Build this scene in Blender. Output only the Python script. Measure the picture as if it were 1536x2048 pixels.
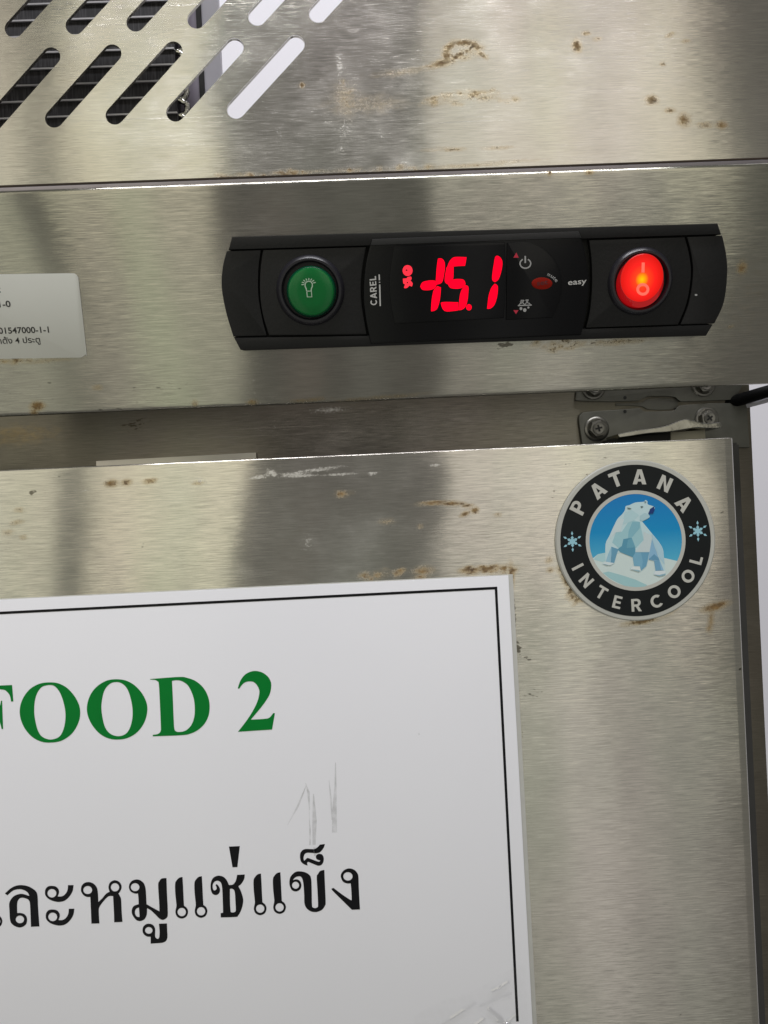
import bpy, bmesh, math, random
import numpy as np
from mathutils import Vector, Matrix
from mathutils.geometry import delaunay_2d_cdt

random.seed(7)
rng = np.random.default_rng(7)
scene = bpy.context.scene
for o in list(bpy.data.objects):
    bpy.data.objects.remove(o)
COL = scene.collection
MM = 0.001

# ------------------------------------------------------------------ camera
FPX, DIST = 1479.0, 0.269            # focal length in photo pixels, metres to the door face
ROLL, YAW = math.radians(2.65), math.radians(1.2)
_f = Vector((math.sin(YAW), math.cos(YAW), 0))
_r0 = Vector((math.cos(YAW), -math.sin(YAW), 0)); _u0 = Vector((0, 0, 1))
_r = _r0 * math.cos(ROLL) - _u0 * math.sin(ROLL)
_u = _r0 * math.sin(ROLL) + _u0 * math.cos(ROLL)
CAM = -_f * DIST
cd = bpy.data.cameras.new('camera'); cam = bpy.data.objects.new('camera', cd); COL.objects.link(cam)
cam.matrix_world = Matrix((( _r.x, _u.x, -_f.x, CAM.x), (_r.y, _u.y, -_f.y, CAM.y), (_r.z, _u.z, -_f.z, CAM.z), (0, 0, 0, 1)))
cd.sensor_fit = 'VERTICAL'; cd.sensor_height = 36; cd.lens = 36 * FPX / 2048
cd.clip_start = 0.01; cd.clip_end = 50
scene.camera = cam

# ------------------------------------------------------------------ light
world = bpy.data.worlds.new('World'); scene.world = world; world.use_nodes = True
bg = world.node_tree.nodes['Background']
bg.inputs['Color'].default_value = (1.0, 0.99, 0.92, 1); bg.inputs['Strength'].default_value = 0.175

def lamp(name, x0, x1, z0, z1, y, col, power_per_m2, tilt=0):
    """upright rectangular lamp behind the photographer, facing the freezer"""
    d = bpy.data.lights.new(name, 'AREA'); d.shape = 'RECTANGLE'
    d.size = x1 - x0; d.size_y = z1 - z0; d.color = col
    d.energy = power_per_m2 * d.size * d.size_y
    o = bpy.data.objects.new(name, d); COL.objects.link(o)
    o.location = ((x0 + x1) / 2, y, (z0 + z1) / 2)
    o.rotation_euler = (math.radians(90 + tilt), 0, 0)
    return o
LY = -1.5
K = (1.5 + DIST) / FPX
def bx(px): return (px - 768) * K + CAM.x + math.tan(YAW) * (1.5 + DIST)
# added light panels, upper and dimmer lower, that reflect as upright bands in the steel
UP = ((-1500, 20, (1.0, 0.93, 0.80), 2.5), (22, 116, (1.0, 0.97, 0.78), 2.25), (174, 300, (1.0, 0.95, 0.74), 2.6), (301, 380, (1.0, 0.99, 0.78), 2.35), (382, 478, (1.0, 0.96, 0.76), 2.75),
      (886, 1010, (1.0, 0.95, 0.86), 2.2), (1011, 1120, (1.0, 0.93, 0.84), 2.5), (1122, 1190, (1.0, 0.96, 0.80), 2.85), (1192, 1310, (0.98, 0.93, 0.84), 2.3), (1312, 1450, (1.0, 0.94, 0.78), 2.6))
LOW = ((-1500, 10, (1.0, 0.96, 0.86), 1.0), (14, 112, (0.95, 1.0, 0.80), 1.25), (180, 262, (1.0, 0.98, 0.84), 1.1), (264, 352, (0.90, 1.0, 0.72), 1.75), (354, 470, (0.97, 1.0, 0.80), 1.25),
       (560, 640, (1.0, 0.72, 0.62), 0.16), (700, 780, (0.9, 0.95, 0.9), 0.16), (896, 990, (1.0, 0.99, 0.92), 0.75), (994, 1090, (0.97, 1.0, 0.90), 0.95), (1094, 1200, (1.0, 0.985, 0.95), 1.3), (1206, 1300, (1.0, 0.96, 0.94), 0.85), (1304, 1420, (1.0, 0.98, 0.96), 0.66))
for x0, x1, c, e in UP: lamp('reflection_panel', bx(x0), bx(x1), -0.16, 1.35, LY, c, e)
for x0, x1, c, e in LOW: lamp('low_reflection_panel', bx(x0), bx(x1), -1.5, -0.17, LY, c, e)  # dimmer panels added low, in place of an unseen lit floor
ceil = lamp('overhead_light', -0.9, 0.9, 0, 0.3, -1.1, (0.95, 0.95, 1.0), 85)
ceil.location = (0.1, -0.95, 2.2)
ceil.rotation_euler = (math.radians(25), 0, 0)
wall_fill = lamp('overhead_light', -0.6, 0.9, 0, 0.25, 0.3, (0.94, 0.92, 1.0), 9.5)  # added lamp that brightens the wall behind the freezer
wall_fill.location = (0.25, 0.30, 1.2); wall_fill.rotation_euler = (math.radians(-12), 0, 0)

vs = scene.view_settings
vs.view_transform = 'Standard'; vs.look = 'None'; vs.exposure = 0.07; vs.gamma = 1.0
scene.cycles.use_denoising = True
scene.cycles.max_bounces = 8

# ------------------------------------------------------------------ frames (flat surfaces of the freezer) and photo measurements
def frame(loc, tilt=0.0):
    return Matrix.Translation(Vector(loc)) @ Matrix.Rotation(math.radians(tilt), 4, 'X')
def ray(px, py):
    return _f + _r * ((px - 768) / FPX) + _u * ((1024 - py) / FPX)
def at(fr, px, py, w=0.0):
    """photo measurement -> (x, z) on a surface that lies w metres in front of the frame's plane"""
    inv = fr.inverted()
    c = inv @ CAM; d = inv.to_3x3() @ ray(px, py)
    t = (-w - c.y) / d.y
    p = c + d * t
    return (p.x, p.z)

DOOR = frame((0, 0, 0))
BODY = frame((0, 0.030, 0))
TOPP = frame((0, -0.004, 0))
TILT = 17.0
zb = at(DOOR, 768, 803)[1]
FASC = frame((0, -0.001, zb), TILT)          # control fascia leans forward at its top edge

# ------------------------------------------------------------------ helpers
def tag(o, label=None, cat=None, group=None, kind=None):
    if label: o['label'] = label
    if cat: o['category'] = cat
    if group: o['group'] = group
    if kind: o['kind'] = kind
    return o
def empty(name, fr, label=None, cat=None, group=None):
    o = bpy.data.objects.new(name, None); COL.objects.link(o)
    o.empty_display_size = 0.02
    o.matrix_world = fr
    return tag(o, label, cat, group)
def link(name, me, mat, parent=None, smooth=False):
    o = bpy.data.objects.new(name, me); COL.objects.link(o)
    if mat: me.materials.clear(); me.materials.append(mat)
    if parent: o.parent = parent
    if smooth:
        for p in me.polygons: p.use_smooth = True
    return o
def smooth_by_angle(me, deg=35):
    bm = bmesh.new(); bm.from_mesh(me)
    for e in bm.edges:
        e.smooth = not (len(e.link_faces) == 2 and e.calc_face_angle(0) > math.radians(deg))
    for f in bm.faces: f.smooth = True
    bm.to_mesh(me); bm.free()

def curve(pts, n=6):
    """closed outline; (x, y, 1) is a corner, (x, y) a smooth point (Catmull-Rom)"""
    P = [(p[0], p[1]) for p in pts]; C = [len(p) > 2 for p in pts]; N = len(P); out = []
    for i in range(N):
        p1, p2 = P[i], P[(i + 1) % N]
        p0 = p1 if C[i] else P[i - 1]
        p3 = p2 if C[(i + 1) % N] else P[(i + 2) % N]
        if C[i] and C[(i + 1) % N]:
            out.append(p1); continue
        for k in range(n):
            t = k / n; t2 = t * t; t3 = t2 * t
            out.append(tuple(0.5 * (2 * p1[a] + (p2[a] - p0[a]) * t + (2 * p0[a] - 5 * p1[a] + 4 * p2[a] - p3[a]) * t2 + (3 * p1[a] - p0[a] - 3 * p2[a] + p3[a]) * t3) for a in (0, 1)))
    return out
def circ(cx, cy, rx, ry=None, n=28, a0=0.0):
    ry = rx if ry is None else ry
    return [(cx + rx * math.cos(a0 + 2 * math.pi * k / n), cy + ry * math.sin(a0 + 2 * math.pi * k / n)) for k in range(n)]
def inside(loops, x, y):
    c = False
    for L in loops:
        n = len(L); j = n - 1
        for i in range(n):
            xi, yi = L[i]; xj, yj = L[j]
            if (yi > y) != (yj > y) and x < (xj - xi) * (y - yi) / (yj - yi) + xi: c = not c
            j = i
    return c
def tri(loops, extra=()):
    S = 1000.0
    pts, edges = [], []
    for L in loops:
        b = len(pts); pts += [Vector((x * S, y * S)) for x, y in L]
        edges += [(b + i, b + (i + 1) % len(L)) for i in range(len(L))]
    pts += [Vector((x * S, y * S)) for x, y in extra]
    v, e, f, *_ = delaunay_2d_cdt(pts, edges, [], 0, 1e-6)
    v = [(p.x / S, p.y / S) for p in v]
    out = []
    for t in f:
        cx = sum(v[i][0] for i in t) / len(t); cy = sum(v[i][1] for i in t) / len(t)
        if inside(loops, cx, cy): out.append(list(t))
    return v, out
def flat(name, loops, w, mat, parent, thick=0.0):
    """flat print or sheet cut to the outlines, w metres proud of the parent's plane; thick > 0 gives it sides"""
    v, f = tri(loops)
    fix = []
    for t in f:
        a, b, c = (v[i] for i in t[:3])
        if (b[0] - a[0]) * (c[1] - a[1]) - (b[1] - a[1]) * (c[0] - a[0]) < 0: t = t[::-1]
        fix.append(t)
    V = [(x, -w, z) for x, z in v]; F = fix
    if thick > 0:
        for L in loops:
            b = len(V); n = len(L)
            V += [(x, -w, z) for x, z in L] + [(x, -w + thick, z) for x, z in L]
            F += [(b + i, b + n + i, b + n + (i + 1) % n, b + (i + 1) % n) for i in range(n)]
    me = bpy.data.meshes.new(name); me.from_pydata(V, [], F); me.update()
    return link(name, me, mat, parent)
def px_loops(fr, loops, w=0.0, ox=0, oy=0, s=1.0):
    return [[at(fr, ox + x / s, oy + y / s, w) for x, y in L] for L in loops]
def slab(name, loop, w0, w1, bev, mat, parent, segs=2, backbev=False):
    """solid plate: outline loop from depth w0 to w1 in front of the plane, front edges rounded by bev"""
    area = sum(loop[i - 1][0] * loop[i][1] - loop[i][0] * loop[i - 1][1] for i in range(len(loop)))
    if area < 0: loop = loop[::-1]
    bm = bmesh.new()
    vs_ = [bm.verts.new((x, -w1, z)) for x, z in loop]
    f = bm.faces.new(vs_)
    bm.normal_update()
    if f.normal.y > 0: f.normal_flip()
    back = [bm.verts.new((x, -w0, z)) for x, z in loop]
    n = len(loop)
    for i in range(n):
        bm.faces.new((vs_[i], vs_[(i + 1) % n], back[(i + 1) % n], back[i]))
    bm.faces.new(back)
    bmesh.ops.recalc_face_normals(bm, faces=bm.faces)
    if bev > 0:
        fe = [e for e in f.edges] if f.is_valid else []
        bmesh.ops.bevel(bm, geom=fe, offset=bev, segments=segs, affect='EDGES', profile=0.6, clamp_overlap=True)
    me = bpy.data.meshes.new(name); bm.to_mesh(me); bm.free()
    smooth_by_angle(me, 40)
    return link(name, me, mat, parent)
def lathe(name, cx, cz, prof, mat, parent, n=48):
    """turned part: prof = [(radius, w)...], axis points out of the plane"""
    V, F = [], []
    for r, w in prof:
        for k in range(n):
            a = 2 * math.pi * k / n
            V.append((cx + r * math.cos(a), -w, cz + r * math.sin(a)))
    m = len(prof)
    for j in range(m - 1):
        for k in range(n):
            F.append((j * n + k, j * n + (k + 1) % n, (j + 1) * n + (k + 1) % n, (j + 1) * n + k))
    F.append(tuple(range((m - 1) * n, m * n)))
    me = bpy.data.meshes.new(name); me.from_pydata(V, [], F); me.update()
    bm = bmesh.new(); bm.from_mesh(me); bmesh.ops.recalc_face_normals(bm, faces=bm.faces); bm.to_mesh(me); bm.free()
    smooth_by_angle(me, 40)
    return link(name, me, mat, parent)
def tube(name, pts, r, mat, parent, n=10, flatten=1.0):
    V, F = [], []
    P = [Vector(p) for p in pts]
    for i, p in enumerate(P):
        d = (P[min(i + 1, len(P) - 1)] - P[max(i - 1, 0)]).normalized()
        up = Vector((0, 0, 1)) if abs(d.z) < 0.9 else Vector((0, 1, 0))
        a = d.cross(up).normalized(); b = a.cross(d).normalized()
        rr = r[i] if isinstance(r, (list, tuple)) else r
        for k in range(n):
            t = 2 * math.pi * k / n
            V.append(p + a * (rr * math.cos(t)) + b * (rr * flatten * math.sin(t)))
    for i in range(len(P) - 1):
        for k in range(n):
            F.append((i * n + k, i * n + (k + 1) % n, (i + 1) * n + (k + 1) % n, (i + 1) * n + k))
    F.append(tuple(range(n))); F.append(tuple(range((len(P) - 1) * n, len(P) * n)))
    me = bpy.data.meshes.new(name); me.from_pydata([tuple(v) for v in V], [], F); me.update()
    bm = bmesh.new(); bm.from_mesh(me); bmesh.ops.recalc_face_normals(bm, faces=bm.faces); bm.to_mesh(me); bm.free()
    smooth_by_angle(me, 50)
    return link(name, me, mat, parent)
def ribbon(pts, wid):
    """outline of an open stroke"""
    L, R = [], []
    for i, p in enumerate(pts):
        a = pts[max(i - 1, 0)]; b = pts[min(i + 1, len(pts) - 1)]
        dx, dy = b[0] - a[0], b[1] - a[1]; d = math.hypot(dx, dy) or 1
        ww = (wid[i] if isinstance(wid, (list, tuple)) else wid) / 2
        L.append((p[0] - dy / d * ww, p[1] + dx / d * ww)); R.append((p[0] + dy / d * ww, p[1] - dx / d * ww))
    return L + R[::-1]

# ------------------------------------------------------------------ materials
def newmat(name):
    m = bpy.data.materials.new(name); m.use_nodes = True
    nt = m.node_tree
    return m, nt, nt.nodes['Principled BSDF']
def plain(name, col, rough=0.5, metal=0.0, spec=0.5, emit=None, estr=0.0, coat=0.0, noise=0.0, nscale=300.0, bump=0.0):
    m, nt, b = newmat(name)
    b.inputs['Base Color'].default_value = (*col, 1); b.inputs['Roughness'].default_value = rough
    b.inputs['Metallic'].default_value = metal; b.inputs['Specular IOR Level'].default_value = spec
    b.inputs['Coat Weight'].default_value = coat; b.inputs['Coat Roughness'].default_value = 0.08
    if emit:
        b.inputs['Emission Color'].default_value = (*emit, 1); b.inputs['Emission Strength'].default_value = estr
    tc = nt.nodes.new('ShaderNodeTexCoord')
    n = nt.nodes.new('ShaderNodeTexNoise'); n.inputs['Scale'].default_value = nscale; n.inputs['Detail'].default_value = 4
    nt.links.new(tc.outputs['Object'], n.inputs['Vector'])
    if noise > 0:
        mr = nt.nodes.new('ShaderNodeMapRange'); mr.inputs[3].default_value = 1 - noise; mr.inputs[4].default_value = 1 + noise
        nt.links.new(n.outputs['Fac'], mr.inputs[0])
        mx = nt.nodes.new('ShaderNodeVectorMath'); mx.operation = 'SCALE'; mx.inputs[0].default_value = col
        nt.links.new(mr.outputs[0], mx.inputs['Scale']); nt.links.new(mx.outputs[0], b.inputs['Base Color'])
    if bump > 0:
        bp = nt.nodes.new('ShaderNodeBump'); bp.inputs['Strength'].default_value = bump; bp.inputs['Distance'].default_value = 0.0002
        nt.links.new(n.outputs['Fac'], bp.inputs['Height']); nt.links.new(bp.outputs[0], b.inputs['Normal'])
    return m
def hexc(r, g, b):
    return tuple(((c / 255) / 12.92 if c / 255 <= 0.04045 else ((c / 255 + 0.055) / 1.055) ** 2.4) for c in (r, g, b))

def steel(name, base=(0.605, 0.583, 0.525), alpha=0.17, aniso=1.0, slope=0.09, attr=True, streak=0.19):
    """brushed stainless steel: fine horizontal grain tips the normal up and down; 'wear' holds rust (R), dark specks (G), pale residue (B)"""
    m, nt, b = newmat(name); N = nt.nodes; L = nt.links
    tc = N.new('ShaderNodeTexCoord')
    def mapped(sx, sz, scale, detail=3, rough=0.55):
        mp = N.new('ShaderNodeMapping'); mp.inputs['Scale'].default_value = (sx, sx, sz)
        L.new(tc.outputs['Object'], mp.inputs['Vector'])
        n = N.new('ShaderNodeTexNoise'); n.inputs['Scale'].default_value = scale; n.inputs['Detail'].default_value = detail; n.inputs['Roughness'].default_value = rough
        L.new(mp.outputs[0], n.inputs['Vector']); return n.outputs['Fac']
    def rng_(x, a, c, d, e):
        r = N.new('ShaderNodeMapRange'); r.inputs[1].default_value = a; r.inputs[2].default_value = c; r.inputs[3].default_value = d; r.inputs[4].default_value = e
        L.new(x, r.inputs[0]); return r.outputs[0]
    def math_(op, x, y):
        q = N.new('ShaderNodeMath'); q.operation = op
        for i, s in enumerate((x, y)):
            if isinstance(s, (int, float)): q.inputs[i].default_value = s
            else: L.new(s, q.inputs[i])
        return q.outputs[0]
    g1 = mapped(0.04, 1.0, 2500, 4, 0.7)      # grain about 0.7 mm by 15 mm
    g2 = mapped(0.012, 1.0, 15000, 2, 0.6)       # fine hairlines
    g3 = mapped(0.10, 0.6, 130, 3, 0.5)        # broad unevenness of the sheet
    cloud = mapped(1.0, 1.0, 26, 4, 0.55)
    smear = mapped(0.5, 1.0, 70, 6, 0.65)
    scr = mapped(0.008, 1.0, 1100, 2, 0.5)     # sparse long scratches
    # normal: tip about the grain axis
    t = math_('ADD', rng_(g1, 0.25, 0.75, -0.75, 0.75), rng_(g2, 0.25, 0.75, -1.6, 1.6))
    t = math_('ADD', t, rng_(g3, 0.3, 0.7, -0.12, 0.12))
    t = math_('ADD', t, rng_(scr, 0.64, 0.74, 0, 1.1))
    t = math_('MULTIPLY', t, slope)
    geo = N.new('ShaderNodeNewGeometry')
    cmb = N.new('ShaderNodeCombineXYZ'); L.new(t, cmb.inputs['Z'])
    sx = math_('ADD', math_('MULTIPLY', rng_(cloud, 0.3, 0.7, -1, 1), 0.004), rng_(mapped(0.6, 1.0, 14, 1, 0.4), 0.3, 0.7, -0.011, 0.011)); L.new(sx, cmb.inputs['X'])
    va = N.new('ShaderNodeVectorMath'); va.operation = 'ADD'; L.new(geo.outputs['Normal'], va.inputs[0]); L.new(cmb.outputs[0], va.inputs[1])
    vn = N.new('ShaderNodeVectorMath'); vn.operation = 'NORMALIZE'; L.new(va.outputs[0], vn.inputs[0])
    L.new(vn.outputs[0], b.inputs['Normal'])
    b.inputs['Metallic'].default_value = 1.0
    b.inputs['Anisotropic'].default_value = aniso
    tg = N.new('ShaderNodeTangent'); tg.direction_type = 'RADIAL'; tg.axis = 'X'
    cx = N.new('ShaderNodeCombineXYZ'); cx.inputs[0].default_value = 1.0
    L.new(cx.outputs[0], b.inputs['Tangent'])
    b.inputs['Anisotropic Rotation'].default_value = 0.25
    ss = math_('ADD', rng_(g1, 0.3, 0.7, 1 - streak, 1 + streak * 0.5), rng_(cloud, 0.3, 0.7, -0.07, 0.05))
    col = N.new('ShaderNodeVectorMath'); col.operation = 'SCALE'; L.new(ss, col.inputs['Scale'])
    tint = N.new('ShaderNodeValToRGB'); te = tint.color_ramp.elements; te[0].position = 0.36; te[0].color = (base[0] * 1.0, base[1] * .965, base[2] * .97, 1); te[1].position = 0.64; te[1].color = (base[0] * .97, base[1] * .99, base[2] * .95, 1); L.new(mapped(1.0, 0.5, 17, 3, 0.5), tint.inputs[0]); L.new(tint.outputs[0], col.inputs[0])
    ro = math_('ADD', rng_(cloud, 0.3, 0.7, alpha * 0.8, alpha * 1.15), rng_(smear, 0.5, 0.72, 0.0, alpha * 0.35))
    base_out, rough_out = col.outputs[0], ro
    if attr:
        at_ = N.new('ShaderNodeAttribute'); at_.attribute_name = 'wear'
        sp = N.new('ShaderNodeSeparateColor'); L.new(at_.outputs['Color'], sp.inputs[0])
        n1 = mapped(0.75, 1.0, 1100, 6, 0.78)
        n2 = mapped(0.35, 1.0, 900, 3, 0.6)
        n3 = mapped(0.6, 1.0, 420, 6, 0.7)
        rust = rng_(math_('ADD', sp.outputs[0], math_('MULTIPLY', math_('SUBTRACT', n1, 0.5), 2.5)), 0.38, 0.82, 0, 0.95)
        rust = math_('MULTIPLY', rust, rng_(sp.outputs[0], 0.03, 0.18, 0, 1))
        halo = math_('MULTIPLY', rng_(math_('ADD', sp.outputs[0], math_('MULTIPLY', math_('SUBTRACT', n3, 0.5), 0.9)), 0.03, 0.6, 0, 0.62), rng_(sp.outputs[0], 0.02, 0.15, 0, 1))
        dark = rng_(math_('ADD', sp.outputs[1], math_('MULTIPLY', math_('SUBTRACT', n2, 0.5), 2.2)), 0.62, 0.78, 0, 0.8)
        dark = math_('MULTIPLY', dark, rng_(sp.outputs[1], 0.02, 0.12, 0, 1))
        pale = math_('MULTIPLY', rng_(math_('ADD', sp.outputs[2], math_('MULTIPLY', math_('SUBTRACT', n1, 0.5), 2.4)), 0.35, 0.95, 0, 0.95), rng_(sp.outputs[2], 0.02, 0.15, 0, 1))
        def mix(f, a, c):
            q = N.new('ShaderNodeMix'); q.data_type = 'RGBA'; L.new(f, q.inputs['Factor']); L.new(a, q.inputs['A']) if not isinstance(a, tuple) else None
            if isinstance(c, tuple): q.inputs['B'].default_value = (*c, 1)
            else: L.new(c, q.inputs['B'])
            return q.outputs['Result']
        rc = N.new('ShaderNodeValToRGB'); rc.color_ramp.elements[0].position = 0.35; rc.color_ramp.elements[0].color = (0.048, 0.021, 0.005, 1)
        rc.color_ramp.elements[1].position = 0.68; rc.color_ramp.elements[1].color = (0.30, 0.18, 0.055, 1); L.new(n3, rc.inputs[0])
        base_out = mix(halo, base_out, (0.40, 0.285, 0.11))
        base_out = mix(dark, base_out, (0.06, 0.05, 0.035))
        base_out = mix(pale, base_out, (0.62, 0.60, 0.54))
        base_out = mix(rust, base_out, rc.outputs[0])
        diel = math_('MINIMUM', math_('ADD', math_('ADD', rust, math_('MULTIPLY', halo, 0.25)), math_('MULTIPLY', pale, 0.45)), 1.0)
        L.new(math_('SUBTRACT', 1.0, diel), b.inputs['Metallic'])
        rough_out = math_('ADD', ro, math_('MULTIPLY', diel, 0.5))
    L.new(base_out, b.inputs['Base Color']); L.new(rough_out, b.inputs['Roughness'])
    return m

M = {}
M['steel'] = steel('brushed_steel')
M['steel_fascia'] = steel('brushed_steel_fascia', base=(0.435, 0.42, 0.37))
M['steel_plain'] = steel('brushed_steel_cabinet', base=(0.165, 0.152, 0.125), alpha=0.33, aniso=0.9, slope=0.10, attr=True)  # base darkened for dirt and for the shade in the recess
M['chrome'] = plain('polished_steel', (0.55, 0.54, 0.50), 0.12, 1.0, noise=0.15, nscale=250, bump=0.6)
M['lever'] = plain('worn_lever_steel', (0.26, 0.255, 0.225), 0.16, 1.0, noise=0.5, nscale=160, bump=1.0)
M['plate'] = plain('zinc_plate', (0.14, 0.14, 0.122), 0.45, 0.9, noise=0.22, nscale=180, bump=0.25)
M['screw'] = plain('screw_steel', (0.21, 0.205, 0.185), 0.36, 1.0, noise=0.15, nscale=600, bump=0.3)
M['dark'] = plain('dark_gap', (0.012, 0.012, 0.010), 0.8)
M['black_plastic'] = plain('black_plastic', (0.0085, 0.0085, 0.0090), 0.44, 0, 0.30, noise=0.12, nscale=900, bump=0.35)
M['black_gloss'] = plain('black_gloss_plastic', (0.003, 0.003, 0.004), 0.24, 0, 0.22, noise=0.1, nscale=200, bump=0.04)
M['bezel'] = plain('button_bezel_plastic', (0.016, 0.015, 0.020), 0.32, 0, 0.5, noise=0.1, nscale=900, bump=0.15)
M['print_grey'] = plain('grey_print', (0.42, 0.42, 0.43), 0.6)
M['print_white'] = plain('white_print', (0.60, 0.60, 0.60), 0.6)
M['red_led'] = plain('red_led', (0.05, 0.0, 0.0), 0.6, spec=0.05, emit=(1.0, 0.0, 0.018), estr=1.3)
M['red_led_pale'] = plain('red_led_hot', (0.05, 0.0, 0.0), 0.6, spec=0.05, emit=(1.0, 0.035, 0.06), estr=1.1)
M['red_dim'] = plain('red_led_dim', (0.2, 0.01, 0.02), 0.4, emit=(0.8, 0.02, 0.07), estr=0.22)
M['red_key'] = plain('red_rubber_key', (0.26, 0.008, 0.002), 0.6, spec=0.15, noise=0.1, nscale=900)
M['red_key_print'] = plain('red_key_print', (0.10, 0.004, 0.006), 0.5)
M['green_lens'] = plain('green_lens', (0.001, 0.150, 0.030), 0.26, 0, 0.3, coat=0.1, noise=0.06, nscale=300)
M['green_rim'] = plain('green_lens_rim', (0.001, 0.06, 0.025), 0.2, 0, 0.5, coat=0.3)
M['bulb_print'] = plain('pale_green_print', (0.50, 0.66, 0.52), 0.5)
M['paper'] = plain('laminated_paper', (0.85, 0.855, 0.905), 0.26, 0, 0.45, noise=0.012, nscale=22, bump=0.22)
M['laminate'] = plain('laminate_edge', (0.50, 0.50, 0.47), 0.3, 0, 0.5, noise=0.1, nscale=200)
M['ink_black'] = plain('black_ink', (0.004, 0.004, 0.006), 0.4, 0, 0.2, noise=0.15, nscale=120)
M['ink_green'] = plain('green_ink', (0.0002, 0.195, 0.027), 0.36, 0, 0.15, noise=0.10, nscale=90)
M['label_white'] = plain('label_film', (0.66, 0.67, 0.63), 0.4, 0.0, 0.4, noise=0.03, nscale=60, bump=0.02)
M['label_ink'] = plain('label_ink', (0.02, 0.02, 0.018), 0.6)
M['badge_rim'] = plain('badge_rim', (0.44, 0.445, 0.41), 0.28, 0.0, 0.6, coat=0.5, noise=0.08, nscale=120)
M['badge_black'] = plain('badge_black', (0.007, 0.009, 0.010), 0.4, 0, 0.2, coat=0.0, noise=0.15, nscale=150)
M['badge_letter'] = plain('badge_letter', (0.50, 0.50, 0.46), 0.4, noise=0.04, nscale=400)
M['wall'] = plain('painted_wall', (0.76, 0.75, 0.80), 0.7, noise=0.02, nscale=8, bump=0.02)
M['fin'] = None
M['cable_black'] = plain('black_cable', (0.002, 0.002, 0.002), 0.6, 0, 0.08)
M['cable_grey'] = plain('grey_conduit', (0.36, 0.35, 0.39), 0.5, noise=0.05)

def fins_mat():
    m, nt, b = newmat('condenser_fins'); N = nt.nodes; L = nt.links
    tc = N.new('ShaderNodeTexCoord'); mp = N.new('ShaderNodeMapping'); mp.inputs['Scale'].default_value = (1, 0.2, 0.06)
    L.new(tc.outputs['Object'], mp.inputs[0]); n = N.new('ShaderNodeTexNoise'); n.inputs['Scale'].default_value = 1500; n.inputs['Detail'].default_value = 3
    L.new(mp.outputs[0], n.inputs['Vector'])
    r = N.new('ShaderNodeValToRGB'); r.color_ramp.elements[0].position = 0.45; r.color_ramp.elements[0].color = (0.010, 0.009, 0.010, 1)
    r.color_ramp.elements[1].position = 0.75; r.color_ramp.elements[1].color = (0.075, 0.07, 0.075, 1)
    L.new(n.outputs['Fac'], r.inputs[0]); L.new(r.outputs[0], b.inputs['Base Color']); b.inputs['Roughness'].default_value = 0.6
    return m
M['fin'] = fins_mat()

def red_lens_mat(cx, cz, sx, sz):
    """backlit red rocker lens: the small neon lamp behind it shows through brighter"""
    m, nt, b = newmat('backlit_red_lens'); N = nt.nodes; L = nt.links
    tc = N.new('ShaderNodeTexCoord')
    s = N.new('ShaderNodeVectorMath'); s.operation = 'SUBTRACT'; s.inputs[1].default_value = (cx, 0, cz); L.new(tc.outputs['Object'], s.inputs[0])
    k = N.new('ShaderNodeVectorMath'); k.operation = 'MULTIPLY'; k.inputs[1].default_value = (1 / sx, 0, 1 / sz); L.new(s.outputs[0], k.inputs[0])
    d = N.new('ShaderNodeVectorMath'); d.operation = 'LENGTH'; L.new(k.outputs[0], d.inputs[0])
    r = N.new('ShaderNodeValToRGB'); e = r.color_ramp.elements
    e[0].position = 0.0; e[0].color = (1.0, 0.60, 0.0, 1); e[1].position = 1.0; e[1].color = (0.62, 0.006, 0.004, 1)
    q = e.new(0.14); q.color = (1.0, 0.36, 0.0, 1); q = e.new(0.30); q.color = (1.0, 0.055, 0.01, 1); q = e.new(0.6); q.color = (0.95, 0.014, 0.010, 1)
    L.new(d.outputs['Value'], r.inputs[0]); L.new(r.outputs[0], b.inputs['Emission Color']); b.inputs['Emission Strength'].default_value = 1.0
    b.inputs['Base Color'].default_value = (0.10, 0.0, 0.0, 1); b.inputs['Roughness'].default_value = 0.3; b.inputs['Specular IOR Level'].default_value = 0.15
    return m

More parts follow.
